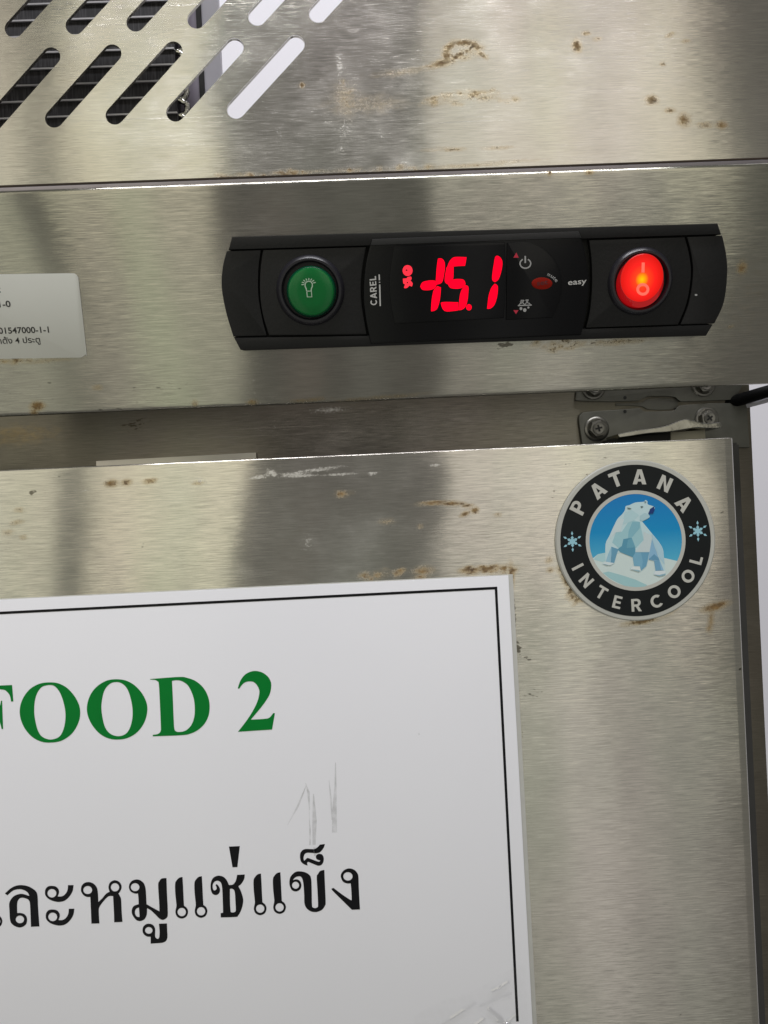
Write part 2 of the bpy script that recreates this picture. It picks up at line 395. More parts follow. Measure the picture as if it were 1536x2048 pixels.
# ------------------------------------------------------------------ wear on the steel (measured in the photograph)
# (px, py, rx, ry, angle in degrees, channel r=rust g=dark specks b=pale residue, amount)
WEAR_TOP = [
    (925, 104, 40, 20, -10, 'r', .50), (900, 92, 16, 7, -30, 'r', .85), (928, 86, 22, 6, 0, 'r', .95), (950, 92, 14, 7, 30, 'r', .9), (965, 110, 12, 5, 40, 'r', .8), (893, 110, 10, 8, 0, 'r', .9), (915, 112, 18, 5, -30, 'r', .95), (938, 100, 12, 4, -40, 'r', .8), (885, 126, 26, 7, -12, 'r', .85), (860, 133, 20, 5, -4, 'r', .6),
    (800, 145, 60, 8, -4, 'r', .36), (690, 200, 26, 34, 0, 'r', .42), (730, 208, 80, 20, 0, 'r', .34), (690, 178, 12, 18, 0, 'r', .5),
    (900, 200, 70, 13, -4, 'r', .62), (960, 188, 50, 10, 0, 'r', .6), (1015, 200, 34, 7, 6, 'r', .5), (870, 203, 30, 8, 0, 'r', .5),
    (604, 170, 5, 5, 0, 'r', 1.2), (1154, 92, 9, 11, 0, 'r', 1.0), (1172, 66, 8, 4, 0, 'r', .8), (1195, 78, 10, 4, 0, 'r', .55), (1340, 70, 11, 4, -20, 'r', .6), (1372, 82, 9, 4, 0, 'r', .5),
    (1304, 200, 12, 9, 0, 'r', .85), (1340, 221, 10, 4, 0, 'r', .8), (1368, 240, 12, 12, 0, 'r', .8), (1410, 250, 14, 5, 0, 'r', .7), (1444, 250, 10, 7, 0, 'r', .95), (1325, 127, 5, 4, 0, 'r', .8),
    (880, 298, 40, 4, -2, 'r', .4), (995, 296, 30, 4, 0, 'r', .45), (905, 299, 24, 3, 0, 'r', .6),
    (610, 346, 120, 5, -2.6, 'r', .85), (480, 352, 70, 4, -2.6, 'r', .6), (780, 338, 100, 5, -2.6, 'r', .6), (950, 330, 120, 4, -2.6, 'r', .45),
    (680, 130, 10, 40, -4, 'b', .55), (560, 260, 8, 40, 20, 'b', .35), (690, 260, 26, 30, 35, 'b', .35), (765, 270, 10, 26, 20, 'b', .3), (680, 300, 22, 14, 0, 'b', .45), (620, 235, 80, 30, 0, 'b', .2),
    (1250, 330, 300, 5, -2.6, 'g', .3), (1100, 120, 400, 120, 0, 'g', .10), (250, 300, 260, 40, 0, 'g', .10),
]
WEAR_FASC = [
    (75, 812, 12, 9, 0, 'r', 1.0), (68, 826, 8, 4, 0, 'r', .9), (195, 775, 10, 5, 0, 'r', .5), (390, 808, 6, 6, 0, 'r', .6), (505, 805, 10, 5, 0, 'r', .7), (620, 800, 40, 4, -2, 'r', .5),
    (760, 795, 90, 4, -2.6, 'r', .4), (200, 822, 120, 5, -3, 'g', .55), (120, 780, 160, 30, 0, 'g', .33), (330, 775, 120, 30, 0, 'g', .38), (250, 720, 200, 30, 0, 'g', .25), (310, 470, 160, 60, 0, 'g', .2),
    (1484, 536, 9, 11, 0, 'r', .8), (1462, 652, 6, 5, 0, 'r', .4), (1010, 690, 26, 8, 0, 'g', .95), (1000, 690, 50, 6, 0, 'g', .6), (1110, 690, 60, 10, -2, 'r', .5), (1240, 683, 60, 6, -2, 'r', .45), (1180, 686, 90, 8, 0, 'g', .4),
    (500, 775, 40, 26, 40, 'b', .3), (540, 790, 40, 10, 20, 'b', .3), (1180, 345, 8, 4, 0, 'r', .7), (1100, 346, 5, 5, 0, 'r', .7), (20, 722, 60, 5, -1, 'r', .8), (90, 722, 50, 3, -1, 'r', .5),
    (300, 800, 110, 10, -3, 'g', .42), (700, 600, 800, 150, 0, 'g', .08), (1300, 745, 150, 20, 0, 'g', .25), (1500, 600, 60, 120, 0, 'r', .10), (430, 760, 60, 6, 0, 'b', .3),
]
WEAR_DOOR = [
    (65, 985, 12, 10, 0, 'g', .95), (95, 984, 7, 5, 0, 'g', .7), (40, 1020, 12, 5, 0, 'r', .4), (35, 1045, 14, 5, 0, 'r', .45), (15, 1065, 12, 6, 0, 'r', .4), (45, 1075, 9, 5, 0, 'r', .4),
    (222, 967, 12, 6, 0, 'r', .95), (252, 965, 10, 6, 0, 'r', .8), (300, 962, 14, 5, 0, 'r', .75), (395, 966, 12, 4, 0, 'r', .5), (117, 952, 6, 6, 0, 'g', .6), (285, 1091, 7, 5, 0, 'g', .6),
    (682, 988, 12, 7, 0, 'r', .85), (700, 985, 14, 3, 0, 'r', .5), (870, 1006, 34, 4, 0, 'r', 1.0), (900, 1007, 28, 4, 6, 'r', 1.0), (930, 1010, 16, 4, 15, 'r', .95), (950, 1021, 7, 5, 0, 'r', 1.2), (930, 1028, 10, 4, -20, 'r', 1.0), (995, 1030, 8, 3, 0, 'r', .7),
    (775, 1043, 16, 6, 0, 'r', .5), (840, 1053, 6, 4, 0, 'r', .6), (850, 1060, 120, 60, 0, 'g', .30), (960, 1080, 80, 40, 0, 'g', .25), (700, 1120, 70, 24, 0, 'g', .25),
    (765, 1148, 46, 9, -3, 'r', .75), (845, 1142, 22, 9, 0, 'r', .75), (840, 1156, 14, 6, 0, 'r', .7), (980, 1138, 52, 7, -2, 'r', 1.05), (1000, 1140, 30, 9, -2, 'r', 1.0), (1022, 1150, 6, 22, 0, 'r', .9), (940, 1143, 14, 8, 0, 'r', .8), (1030, 1230, 4, 60, -3, 'g', .85), (1035, 1300, 10, 22, 0, 'g', .95), (1055, 1318, 14, 10, 0, 'g', .7), (1060, 1390, 30, 14, 0, 'g', .6), (1044, 1450, 4, 100, -3, 'g', .5),
    (1150, 1185, 12, 26, -40, 'r', .95), (1135, 1160, 9, 18, -30, 'r', .8), (1120, 1140, 6, 10, 0, 'r', .5), (1285, 1242, 32, 6, -8, 'r', .85), (1345, 1220, 20, 6, -35, 'r', .4), (1110, 1000, 14, 60, 0, 'g', .4),
    (1430, 1213, 24, 7, -12, 'r', 1.1), (1440, 1208, 16, 5, -10, 'r', 1.0), (1422, 1240, 6, 26, 8, 'r', .62), (1418, 1258, 6, 8, 0, 'r', .6), (1443, 1025, 4, 4, 0, 'g', 1.0), (1440, 1040, 5, 3, 0, 'g', .7), (1098, 1120, 8, 6, 0, 'r', .6), (1100, 1140, 8, 5, 0, 'r', .6),
    (1205, 917, 22, 3, 4, 'g', .95), (1150, 925, 34, 3, -6, 'g', .8), (1175, 948, 6, 4, 0, 'g', .7), (1480, 1340, 5, 4, 0, 'g', .9), (1320, 1325, 7, 4, 0, 'g', .7), (1342, 1494, 6, 3, 0, 'g', .7), (1360, 2030, 6, 4, 0, 'g', .7), (1140, 1275, 26, 10, 0, 'g', .4),
    (520, 954, 26, 4, -6, 'b', 1.0), (545, 946, 12, 5, 30, 'b', 1.2), (610, 944, 60, 3, -4, 'b', 1.1), (640, 938, 60, 3, -4, 'b', .9), (600, 952, 46, 3, 0, 'b', .9), (680, 948, 40, 3, 0, 'b', .9), (745, 947, 12, 4, 0, 'b', 1.0), (870, 931, 12, 3, 0, 'b', 1.0), (615, 1085, 12, 22, 20, 'b', .45), (400, 960, 14, 8, 0, 'b', .6), (170, 980, 26, 4, -2, 'b', .6),
    (1200, 1100, 500, 300, 0, 'g', .07), (300, 1040, 300, 100, 0, 'g', .08),
]
WEAR_BODY = [
    (270, 850, 30, 10, 0, 'g', .9), (285, 838, 28, 5, 0, 'g', .6), (250, 870, 60, 20, 0, 'g', .4), (350, 880, 40, 10, 0, 'g', .4), (545, 860, 4, 20, 0, 'b', .7), (660, 818, 40, 5, 0, 'b', .8), (30, 870, 80, 20, 0, 'r', .25), (700, 880, 500, 30, 0, 'g', .2),
]
WR_ = random.Random(11)
def broken(stains):
    out = []
    for px, py, rx, ry, ang, ch, amt in stains:
        if ch != 'r' or rx * ry < 200 or amt < 0.5:
            out.append((px, py, rx, ry, ang, ch, amt)); continue
        out.append((px, py, rx, ry, ang, ch, amt * .42))
        a = math.radians(ang)
        for i in range(int(6 + rx * ry / 60)):
            t = WR_.uniform(0, 2 * math.pi); q = math.sqrt(WR_.random())
            u, w_ = rx * .95 * q * math.cos(t), ry * .95 * q * math.sin(t)
            k = WR_.uniform(3.5, 7.5)
            out.append((px + u * math.cos(a) - w_ * math.sin(a), py + u * math.sin(a) + w_ * math.cos(a), k * WR_.uniform(1, 2.2), k * .8, ang + WR_.uniform(-15, 15), ch, amt * WR_.uniform(.5, 1.1)))
    return out
def wear(me, fr, stains):
    stains = broken(stains)
    n = len(me.vertices); co = np.empty(n * 3); me.vertices.foreach_get('co', co); co = co.reshape(-1, 3)
    W = np.zeros((n, 4), dtype=np.float32); W[:, 3] = 1
    for px, py, rx, ry, ang, ch, amt in stains:
        cx, cz = at(fr, px, py); ex, ez = at(fr, px + 10, py)
        sc = math.hypot(ex - cx, ez - cz) / 10
        a = -math.radians(ang) ; dx = co[:, 0] - cx; dz = co[:, 2] - cz
        u = (dx * math.cos(a) + dz * math.sin(a)) / (rx * sc); v = (-dx * math.sin(a) + dz * math.cos(a)) / (ry * sc)
        W[:, 'rgb'.index(ch)] = np.maximum(W[:, 'rgb'.index(ch)], amt * np.exp(-(u * u + v * v) * 0.9))
    A = me.color_attributes.new('wear', 'FLOAT_COLOR', 'POINT')
    A.data.foreach_set('color', W.ravel())

def grid_sheet(name, xs, zs, depth, mat, parent, fr, stains):
    """sheet over a grid; depth(x, z) is how far it falls back from the plane"""
    X, Z = np.meshgrid(xs, zs); nx, nz = len(xs), len(zs)
    Y = np.vectorize(depth)(X, Z) if depth else np.zeros_like(X)
    V = np.stack([X.ravel(), Y.ravel(), Z.ravel()], 1)
    i = np.arange(nx - 1)[None, :] + (np.arange(nz - 1) * nx)[:, None]
    F = np.stack([i, i + 1, i + nx + 1, i + nx], -1).reshape(-1, 4)
    me = bpy.data.meshes.new(name); me.from_pydata(V.tolist(), [], F.tolist()); me.update()
    wear(me, fr, stains)
    return link(name, me, mat, parent, smooth=True)
def steps(a, b, d):
    n = max(2, int(round(abs(b - a) / d)) + 1); return np.linspace(a, b, n)

# ================================================================== THE SETTING
wall_o = bpy.data.meshes.new('wall')
wall_o.from_pydata([(-1.5, 0.62, -1.2), (1.8, 0.62, -1.2), (1.8, 0.62, 1.6), (-1.5, 0.62, 1.6), (-1.5, 0.70, -1.2), (1.8, 0.70, -1.2), (1.8, 0.70, 1.6), (-1.5, 0.70, 1.6)], [],
    [(0, 1, 2, 3), (5, 4, 7, 6), (0, 4, 5, 1), (3, 2, 6, 7), (1, 5, 6, 2), (4, 0, 3, 7)])
wall = tag(link('wall', wall_o, M['wall']), kind='structure')

# ================================================================== THE FREEZER
freezer = empty('freezer', Matrix.Identity(4), 'brushed stainless steel upright freezer cabinet with vent slots and rust stains', 'freezer')
def child_at(o, fr):
    o.matrix_local = fr; return o

# --- upper panel with vent slots
xl = at(TOPP, -60, 200)[0]; xr = at(TOPP, 1600, 100)[0]
z_lo = at(TOPP, 768, 360)[1] - 0.006; z_hi = at(TOPP, 768, -60)[1]
slots = []
for k in range(6): slots.append(((591 - 122.2 * k, 89 + 6 * k), (472 - 121.2 * k, 219 + 6 * k)))
for k in range(7): slots.append(((636 - 121.6 * k + 119, 27 + 6 * k - 130), (636 - 121.6 * k, 27 + 6 * k)))
def capsule(a, b, r, n=12):
    dx, dz = b[0] - a[0], b[1] - a[1]; t = math.atan2(dz, dx)
    return [(b[0] + r * math.cos(t - math.pi / 2 + math.pi * i / n), b[1] + r * math.sin(t - math.pi / 2 + math.pi * i / n)) for i in range(n + 1)] + \
           [(a[0] + r * math.cos(t + math.pi / 2 + math.pi * i / n), a[1] + r * math.sin(t + math.pi / 2 + math.pi * i / n)) for i in range(n + 1)]
sr = 18.2 / FPX * (DIST - 0.004)
sl = []
for a, b in slots:
    A, B = at(TOPP, *a), at(TOPP, *b)
    if max(A[0], B[0]) + sr < xl + 0.004: continue
    sl.append(capsule(A, B, sr))
sl = [c for c in sl if min(p[0] for p in c) > xl - 0.03]
xl = min(p[0] for c in sl for p in c) - 0.006
z_hi = max(z_hi, max(p[1] for c in sl for p in c) + 0.006)
outer = [(xl, z_lo), (xr, z_lo), (xr, z_hi), (xl, z_hi)]
extra = [(x + float(rng.uniform(-.1, .1)) * MM, z) for x in steps(xl + .001, xr - .001, 1.0 * MM) for z in steps(z_lo + .001, z_hi - .001, 1.0 * MM)]
extra = [p for p in extra if not any(inside([c], *p) for c in sl if min(q[0] for q in c) - .001 < p[0] < max(q[0] for q in c) + .001)]
v, f = tri([outer] + sl, extra)
V = [(x, 0, z) for x, z in v]; F = []
for t in f:
    a, b, c = (v[i] for i in t[:3])
    F.append(t if (b[0] - a[0]) * (c[1] - a[1]) - (b[1] - a[1]) * (c[0] - a[0]) > 0 else t[::-1])
for c in sl:                                   # punched rims, 1 mm sheet with a small burr radius
    b0 = len(V); n = len(c); cx_ = sum(p[0] for p in c) / n; cz_ = sum(p[1] for p in c) / n
    V += [(x, 0.0001, z) for x, z in c] + [(x, 0.0012, z) for x, z in c]
    F += [(b0 + i, b0 + (i + 1) % n, b0 + n + (i + 1) % n, b0 + n + i) for i in range(n)]
me = bpy.data.meshes.new('vent_panel'); me.from_pydata(V, [], F); me.update()
wear(me, TOPP, WEAR_TOP)
child_at(link('vent_panel', me, M['steel'], freezer), TOPP)

# --- control fascia (leans forward at the top, lips rolled back)
H = at(FASC, 768, 353)[1]
fx0, fx1 = at(FASC, -60, 600)[0], at(FASC, 1680, 600)[0]
prof = [(0.0030, 0.0070), (0.0004, 0.0050)]
for k in range(5): a = math.pi / 2 * k / 4; prof.append((0.0016 - 0.0016 * math.cos(a), 0.0016 - 0.0016 * math.sin(a)))
prof += [(z, 0.0) for z in steps(0.0024, H - 0.0020, 0.9 * MM)]
for k in range(7): a = math.pi / 2 * k / 6; prof.append((H - 0.0013 + 0.0013 * math.sin(a), 0.0013 - 0.0013 * math.cos(a)))
prof += [(H - 0.0004, 0.0075)]
xs = steps(fx0, fx1, 1.0 * MM); V = []; F = []; nx = len(xs)
for z, y in prof: V += [(x, y, z) for x in xs]
for j in range(len(prof) - 1): F += [(j * nx + i, j * nx + i + 1, (j + 1) * nx + i + 1, (j + 1) * nx + i) for i in range(nx - 1)]
me = bpy.data.meshes.new('control_fascia'); me.from_pydata([tuple(map(float, p)) for p in V], [], F); me.update(); wear(me, FASC, WEAR_FASC)
child_at(link('control_fascia', me, M['steel_fascia'], freezer, smooth=True), FASC)

M['flange'] = plain('lilac_steel_flange', (0.34, 0.315, 0.34), 0.38, 0.9, noise=0.2, nscale=120, bump=0.2)
sf = slab('seam_flange', [(fx0, H - .001), (fx1, H - .001), (fx1, H + .0011), (fx0, H + .0011)], -0.0045, -0.0014, 0.0003, M['flange'], freezer); child_at(sf, FASC)
M['seam'] = plain('grimy_seam_shadow', (0.035, 0.022, 0.012), 0.7, noise=0.6, nscale=160, bump=0.6)
sl_ = slab('seam_shadow', [(fx0, H + .0011), (fx1, H + .0011), (fx1, H + .0019), (fx0, H + .0019)], -0.0045, -0.0020, 0.0002, M['seam'], freezer); child_at(sl_, FASC)  # added dark strip in place of the shadow line along the seam
# --- cabinet face behind the door
bxr = at(BODY, 1511, 1050)[0]
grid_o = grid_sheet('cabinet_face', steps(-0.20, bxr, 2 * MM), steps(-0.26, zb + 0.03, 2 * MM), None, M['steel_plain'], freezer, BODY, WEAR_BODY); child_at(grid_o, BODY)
me = bpy.data.meshes.new('cabinet_side'); me.from_pydata([(bxr, 0.0, -0.26), (bxr, 0.5, -0.26), (bxr, 0.5, zb + 0.03), (bxr, 0.0, zb + 0.03), (bxr - 0.001, 0.0, -0.26), (bxr - 0.001, 0.5, -0.26), (bxr - 0.001, 0.5, zb + 0.03), (bxr - 0.001, 0.0, zb + 0.03)], [], [(0, 1, 2, 3), (5, 4, 7, 6), (0, 4, 5, 1), (3, 2, 6, 7)]); me.update()
child_at(link('cabinet_side', me, M['plate'], freezer), BODY)

M['strip'] = plain('reflection_bar_steel', (0.44, 0.42, 0.37), 0.36, 1.0, noise=0.08, nscale=200)
# --- added strip shaped like a bright reflection bar low on the cabinet face
child_at(slab('reflection_bar', [at(BODY, x, y, .002) for x, y in [(192, 922), (512, 905), (514, 950), (193, 960)]], 0.0001, 0.002, 0.0001, M['strip'], freezer), BODY)
# --- door
dxr = at(DOOR, 1479, 1060)[0]; dzt = at(DOOR, 768, 906)[1]
RB, RT = 0.0030, 0.0006
def ddepth(x, z):
    d = 0.0
    if x > dxr - RB: q = (x - (dxr - RB)) / RB; d += RB * (1 - math.sqrt(max(0, 1 - q * q)))
    if z > dzt - RT: q = (z - (dzt - RT)) / RT; d += RT * (1 - math.sqrt(max(0, 1 - q * q)))
    return d
xs = np.concatenate([steps(-0.20, dxr - RB - 0.001, 0.9 * MM), [dxr - RB + RB * math.sin(math.pi / 2 * k / 6) for k in range(7)]])
zs = np.concatenate([steps(-0.26, dzt - RT - 0.001, 0.9 * MM), [dzt - RT + RT * math.sin(math.pi / 2 * k / 5) for k in range(6)]])
door = grid_sheet('door', xs, zs, ddepth, M['steel'], freezer, DOOR, WEAR_DOOR)
def box(name, x0, x1, y0, y1, z0, z1, mat, parent, bev=0.0):
    bm = bmesh.new(); bmesh.ops.create_cube(bm, size=1)
    for v_ in bm.verts: v_.co = ((x0 + x1) / 2 + v_.co.x * (x1 - x0), (y0 + y1) / 2 + v_.co.y * (y1 - y0), (z0 + z1) / 2 + v_.co.z * (z1 - z0))
    if bev: bmesh.ops.bevel(bm, geom=bm.edges[:], offset=bev, segments=2, affect='EDGES')
    me = bpy.data.meshes.new(name); bm.to_mesh(me); bm.free(); smooth_by_angle(me, 40)
    return link(name, me, mat, parent)
box('door_edge', -0.20, dxr - 0.0001, RB + 0.0001, 0.018, -0.26, dzt - 0.0002, M['plate'], door)
M['gasket'] = plain('grey_gasket', (0.035, 0.034, 0.032), 0.6, noise=0.2, nscale=100)
box('gasket', -0.20, dxr + 0.0108, 0.0181, 0.0298, -0.26, dzt - 0.0006, M['gasket'], door, 0.0008)

# --- hinge plates on the cabinet face
T = 0.0016
def hinge_plate(loop_px, name='hinge_plate'):
    return child_at(slab(name, [at(BODY, x, y, T) for x, y in loop_px], 0.0001, T, 0.0004, M['plate'], freezer), BODY)
lower = curve([(1166, 895, 1), (1158, 840), (1162, 828), (1172, 824), (1225, 820, 1), (1280, 816, 1), (1288, 822), (1298, 823), (1345, 821), (1354, 814), (1362, 810, 1), (1420, 806, 1), (1494, 806, 1), (1500, 895, 1)])
upper = curve([(1156, 770, 1), (1152, 796), (1158, 801), (1225, 803, 1), (1278, 801, 1), (1290, 795), (1300, 792), (1345, 793), (1356, 799), (1362, 803, 1), (1470, 799, 1), (1490, 760, 1)])
pl = hinge_plate(lower); pu = hinge_plate(upper)
child_at(slab('hinge_tongue', [at(BODY, x, y, 0.0006) for x, y in curve([(1232, 807, 1), (1280, 805), (1300, 797), (1345, 797), (1357, 804), (1345, 818), (1300, 819), (1280, 812), (1232, 811, 1)])], 0.0001, 0.0006, 0.0002, M['plate'], freezer), BODY)
for (x, y) in ((1250, 795.5), (1250, 823)):
    c = at(BODY, x, y, T + .0001); child_at(flat('rivet_hole', [circ(c[0], c[1], 0.0007)], T + 0.0001, M['dark'], freezer), BODY)
def screw(px, py, r_px=25, rot=0.2):
    R = r_px / FPX * (DIST + 0.03)
    cx, cz = at(BODY, px, py, T)
    fr = BODY @ Matrix.Translation((cx, -T, cz))
    s = lathe('screw', 0, 0, [(R, 0.0), (R, 0.0004), (R * .93, 0.0008), (R * .80, 0.0009), (R * .74, 0.0007)], M['screw'], freezer, 32)
    child_at(s, fr)
    hexl = [(R * .70 * math.cos(rot + math.pi / 3 * i), R * .70 * math.sin(rot + math.pi / 3 * i)) for i in range(6)]
    slab('hex_head', hexl, 0.0005, 0.0028, 0.0004, M['screw'], s)
    lathe('dished_centre', 0, 0, [(R * .50, 0.00285), (R * .46, 0.0031), (R * .40, 0.0030)], M['screw'], s, 24)
    for q in (0, math.pi / 2):
        d = (math.cos(rot + q), math.sin(rot + q))
        flat('cross_slot', [ribbon([(-d[0] * R * .27, -d[1] * R * .27), (d[0] * R * .27, d[1] * R * .27)], R * .15)], 0.00316 + q * 1e-5, M['dark'], s)
    return s
screw(1193, 858); screw(1413, 838, 24, 0.6); screw(1406, 770, 24, 0.1); screw(1186, 776, 24, 0.4)

# --- shiny hinge lever above the door, black spring housing and pale block under it
LV = frame((0, 0.012, 0))
lev = curve([(1236, 868, 1), (1270, 861), (1300, 857), (1330, 852), (1352, 844), (1372, 838), (1390, 841), (1412, 846), (1440, 845), (1444, 850), (1440, 856), (1420, 857), (1395, 856), (1372, 859), (1340, 864), (1300, 867), (1260, 873), (1238, 876, 1)], 5)
child_at(slab('hinge_lever', [at(LV, x, y, 0.004) for x, y in lev], -0.010, 0.004, 0.0022, M['lever'], freezer, segs=4), LV)
child_at(slab('spring_housing', [at(LV, x, y, 0) for x, y in [(1228, 876), (1342, 864), (1342, 892), (1228, 896)]], -0.014, 0.0, 0.001, M['dark'], freezer), LV)
M['cream'] = plain('cream_plastic', (0.36, 0.34, 0.26), 0.5, noise=0.1)
child_at(slab('hinge_block', [at(LV, x, y, 0) for x, y in [(1343, 863), (1414, 858), (1416, 890), (1343, 892)]], -0.014, -0.001, 0.001, M['cream'], freezer), LV)

# ================================================================== condenser behind the vent slots
COND = frame((0, 0.014, 0))
cond = empty('condenser_coil', COND, 'black finned condenser coil with thin silver tubes behind the vent slots', 'condenser')
cz0, cz1 = at(COND, 0, 420)[1], at(COND, 400, -160)[1]
cxl, cxr = at(COND, -140, 100)[0], at(COND, 352, 160)[0]
box('fin_block', cxl, cxr, 0.0, 0.03, cz0, cz1, M['fin'], cond)
M['tube'] = plain('silver_fin_edge', (0.62, 0.61, 0.62), 0.4, 0.6)
zc = at(COND, 200, 200)[1]; dz = 32 / FPX * (DIST + 0.014)
for k in range(-8, 11):
    z = zc + k * dz
    box('tube', cxl, cxr, -0.0008, -0.0001, z - 0.0003, z + 0.0003, M['tube'], cond)
nb = 0
for k in range(-8, 10, 1):
    z = zc + k * dz
    pts = [(cxr - 0.001, 0.002, z)] + [(cxr + 0.0035 * math.sin(a), 0.002, z + dz / 2 - dz / 2 * math.cos(a)) for a in [math.pi * i / 8 for i in range(9)]] + [(cxr - 0.001, 0.002, z + dz)]
    tube('return_bend', pts, 0.0012, M['chrome'], cond, 8)
# frame strips of the machine compartment at the coil's right end
COMP = frame((0, 0.020, 0))
comp = empty('compartment_frame', COMP, 'narrow lilac-grey and black upright strips beside the condenser behind the vent slots', 'frame')
def strip(name, p0, p1, y0, y1, mat): box(name, at(COMP, p0, 150)[0], at(COMP, p1, 150)[0], y0, y1, cz0, cz1, mat, comp)
M['lilac'] = plain('lilac_grey_paint', (0.30, 0.27, 0.33), 0.4, noise=0.15, nscale=60)
M['pale_grey'] = plain('pale_grey_paint', (0.42, 0.41, 0.45), 0.4, noise=0.1, nscale=60)
strip('grey_strip', 358, 398, 0.0, 0.004, M['lilac']); strip('black_strip', 398.5, 408, -0.001, 0.004, M['dark']); strip('pale_strip', 408.5, 442, 0.0, 0.004, M['pale_grey'])

# ================================================================== temperature controller
CTL = FASC
ctl = empty('temperature_controller', CTL, 'black plastic temperature controller with red display reading -15.1 on the steel fascia', 'controller')
def cp(pts, w): return [at(CTL, x, y, w) for x, y in pts]
BP, BG = M['black_plastic'], M['black_gloss']
W1 = 0.0075
base = curve([(466, 480, 1), (1436, 452, 1), (1449, 540), (1440, 610), (1422, 650, 1), (1409, 667, 1), (1000, 680, 1), (486, 697, 1), (458, 640), (449, 575), (455, 530)], 8)
slab('backplate', cp(base, W1), 0.0001, W1 - 0.0022, 0.0005, M['dark'], ctl)
slab('top_rail', cp(curve([(463, 473, 1), (800, 464, 1), (1437, 446, 1), (1444, 469, 1), (800, 490, 1), (456, 500, 1)]), W1 + .0006), 0.001, W1 + 0.0006, 0.0009, BP, ctl)
slab('bottom_rail', cp([(467, 675), (735, 671), (1000, 663), (1427, 649), (1414, 672), (1000, 684), (720, 694), (488, 702), (480, 700)], W1 + .0003), 0.001, W1 + 0.0003, 0.0009, BP, ctl)
slab('end_cap', cp(curve([(453, 502, 1), (522, 499.5, 1), (517, 540), (517, 590), (524, 635), (533.5, 671.5, 1), (466.5, 673.5, 1), (452, 625), (443, 575), (445, 535)], 8), W1), 0.001, W1, 0.0009, BP, ctl)
slab('end_cap', cp(curve([(1374, 473.5, 1), (1445, 471, 1), (1453, 510), (1455, 550), (1448, 605), (1429, 647.5, 1), (1361, 649.5, 1), (1378, 605), (1386, 550), (1383, 510)], 8), W1), 0.001, W1, 0.0009, BP, ctl)
slab('button_panel', cp(curve([(526, 499.5, 1), (733, 493, 1), (724, 545), (723, 600), (734, 669.5, 1), (538, 671.5, 1), (526, 632), (520, 590), (520.5, 540)], 8), W1), 0.001, W1, 0.0006, BP, ctl)
slab('button_panel', cp(curve([(1178, 480, 1), (1370, 474, 1), (1379, 510), (1382.5, 550), (1374, 605), (1356.5, 649.5, 1), (1172, 656, 1), (1180, 620), (1184, 570), (1183, 520)], 8), W1), 0.001, W1, 0.0006, BP, ctl)
# centre module
W2 = 0.0092
slab('centre_module', cp(curve([(743, 479, 1), (1158, 463, 1), (1170, 500), (1178, 560), (1174, 620), (1163, 670, 1), (742, 688, 1), (732, 640), (727, 590), (731, 530)], 8), W2), 0.001, W2, 0.0010, BG, ctl)
W3 = W2 + 0.0002
M['brow'] = plain('grey_black_plastic', (0.020, 0.020, 0.022), 0.4, 0, 0.4, noise=0.12, nscale=900, bump=0.3)
slab('brow_strip', cp([(744, 478), (1157, 462.5), (1163, 476), (741, 491)], W3), W2 - .0004, W2 + 0.0003, 0.0003, M['brow'], ctl)
win = slab('display_window', cp(curve([(789, 492, 1), (1010, 484, 1), (1012, 560), (1008, 636, 1), (790, 648, 1), (781, 600), (780, 550)], 8), W2 + .0004), W2 - .0004, W2 + 0.0004, 0.0003, BG, ctl)
key = slab('keypad', cp(curve([(1014, 486, 1), (1050, 483), (1085, 496), (1112, 523), (1124, 560), (1120, 600), (1105, 635, 1), (1012, 640, 1)], 8), W2 + .0005), W2 - .0004, W2 + 0.0005, 0.0004, BG, ctl)
# red digits
WD = W2 + 0.0005
SEG = [
    [(393, 530, 1), (430, 475), (560, 458), (600, 490, 1), (550, 560), (430, 572)],
    [(625, 178), (670, 185), (698, 240), (690, 360), (665, 470), (605, 500, 1), (585, 480, 1), (600, 330), (612, 200)],
    [(605, 530, 1), (650, 550, 1), (640, 660), (610, 790), (580, 830), (530, 845, 1), (530, 800), (555, 600)],
    [(740, 270), (775, 200), (830, 160), (975, 158, 1), (955, 265, 1), (800, 270), (740, 285, 1)],
    [(725, 290, 1), (812, 285, 1), (800, 440), (745, 500, 1), (705, 455)],
    [(750, 510, 1), (800, 450), (930, 445), (962, 500, 1), (910, 548), (790, 550)],
    [(965, 520, 1), (1000, 540), (998, 620), (975, 760), (935, 815), (880, 830, 1), (885, 770), (910, 600)],
    [(655, 745, 1), (690, 735), (870, 735, 1), (868, 835, 1), (730, 845), (680, 815)],
    [(1350, 155), (1400, 155), (1435, 220), (1420, 330), (1390, 430), (1345, 470, 1), (1310, 430), (1330, 270)],
    [(1340, 500, 1), (1375, 530), (1372, 620), (1340, 750), (1290, 805), (1245, 810, 1), (1265, 670), (1295, 560)],
]
def fat(L, k=1.10):
    cx_, cy_ = sum(p[0] for p in L) / len(L), sum(p[1] for p in L) / len(L)
    out = []
    for x, y in L:
        d = math.hypot(x - cx_, y - cy_) or 1; out.append((x + (x - cx_) / d * 6, y + (y - cy_) / d * 6))
    return out
for s in SEG: flat('digit_segment', px_loops(CTL, [fat(curve(s, 5))], WD, 780, 490, 6.4), WD, M['red_led'], win)
flat('decimal_point', px_loops(CTL, [circ(1010, 797, 36, 40)], WD, 780, 490, 6.4), WD, M['red_led'], win)
flat('compressor_symbol', px_loops(CTL, [circ(225, 327, 64, 70), circ(212, 322, 13, 9)], WD, 780, 490, 6.4), WD, M['red_led_pale'], win)
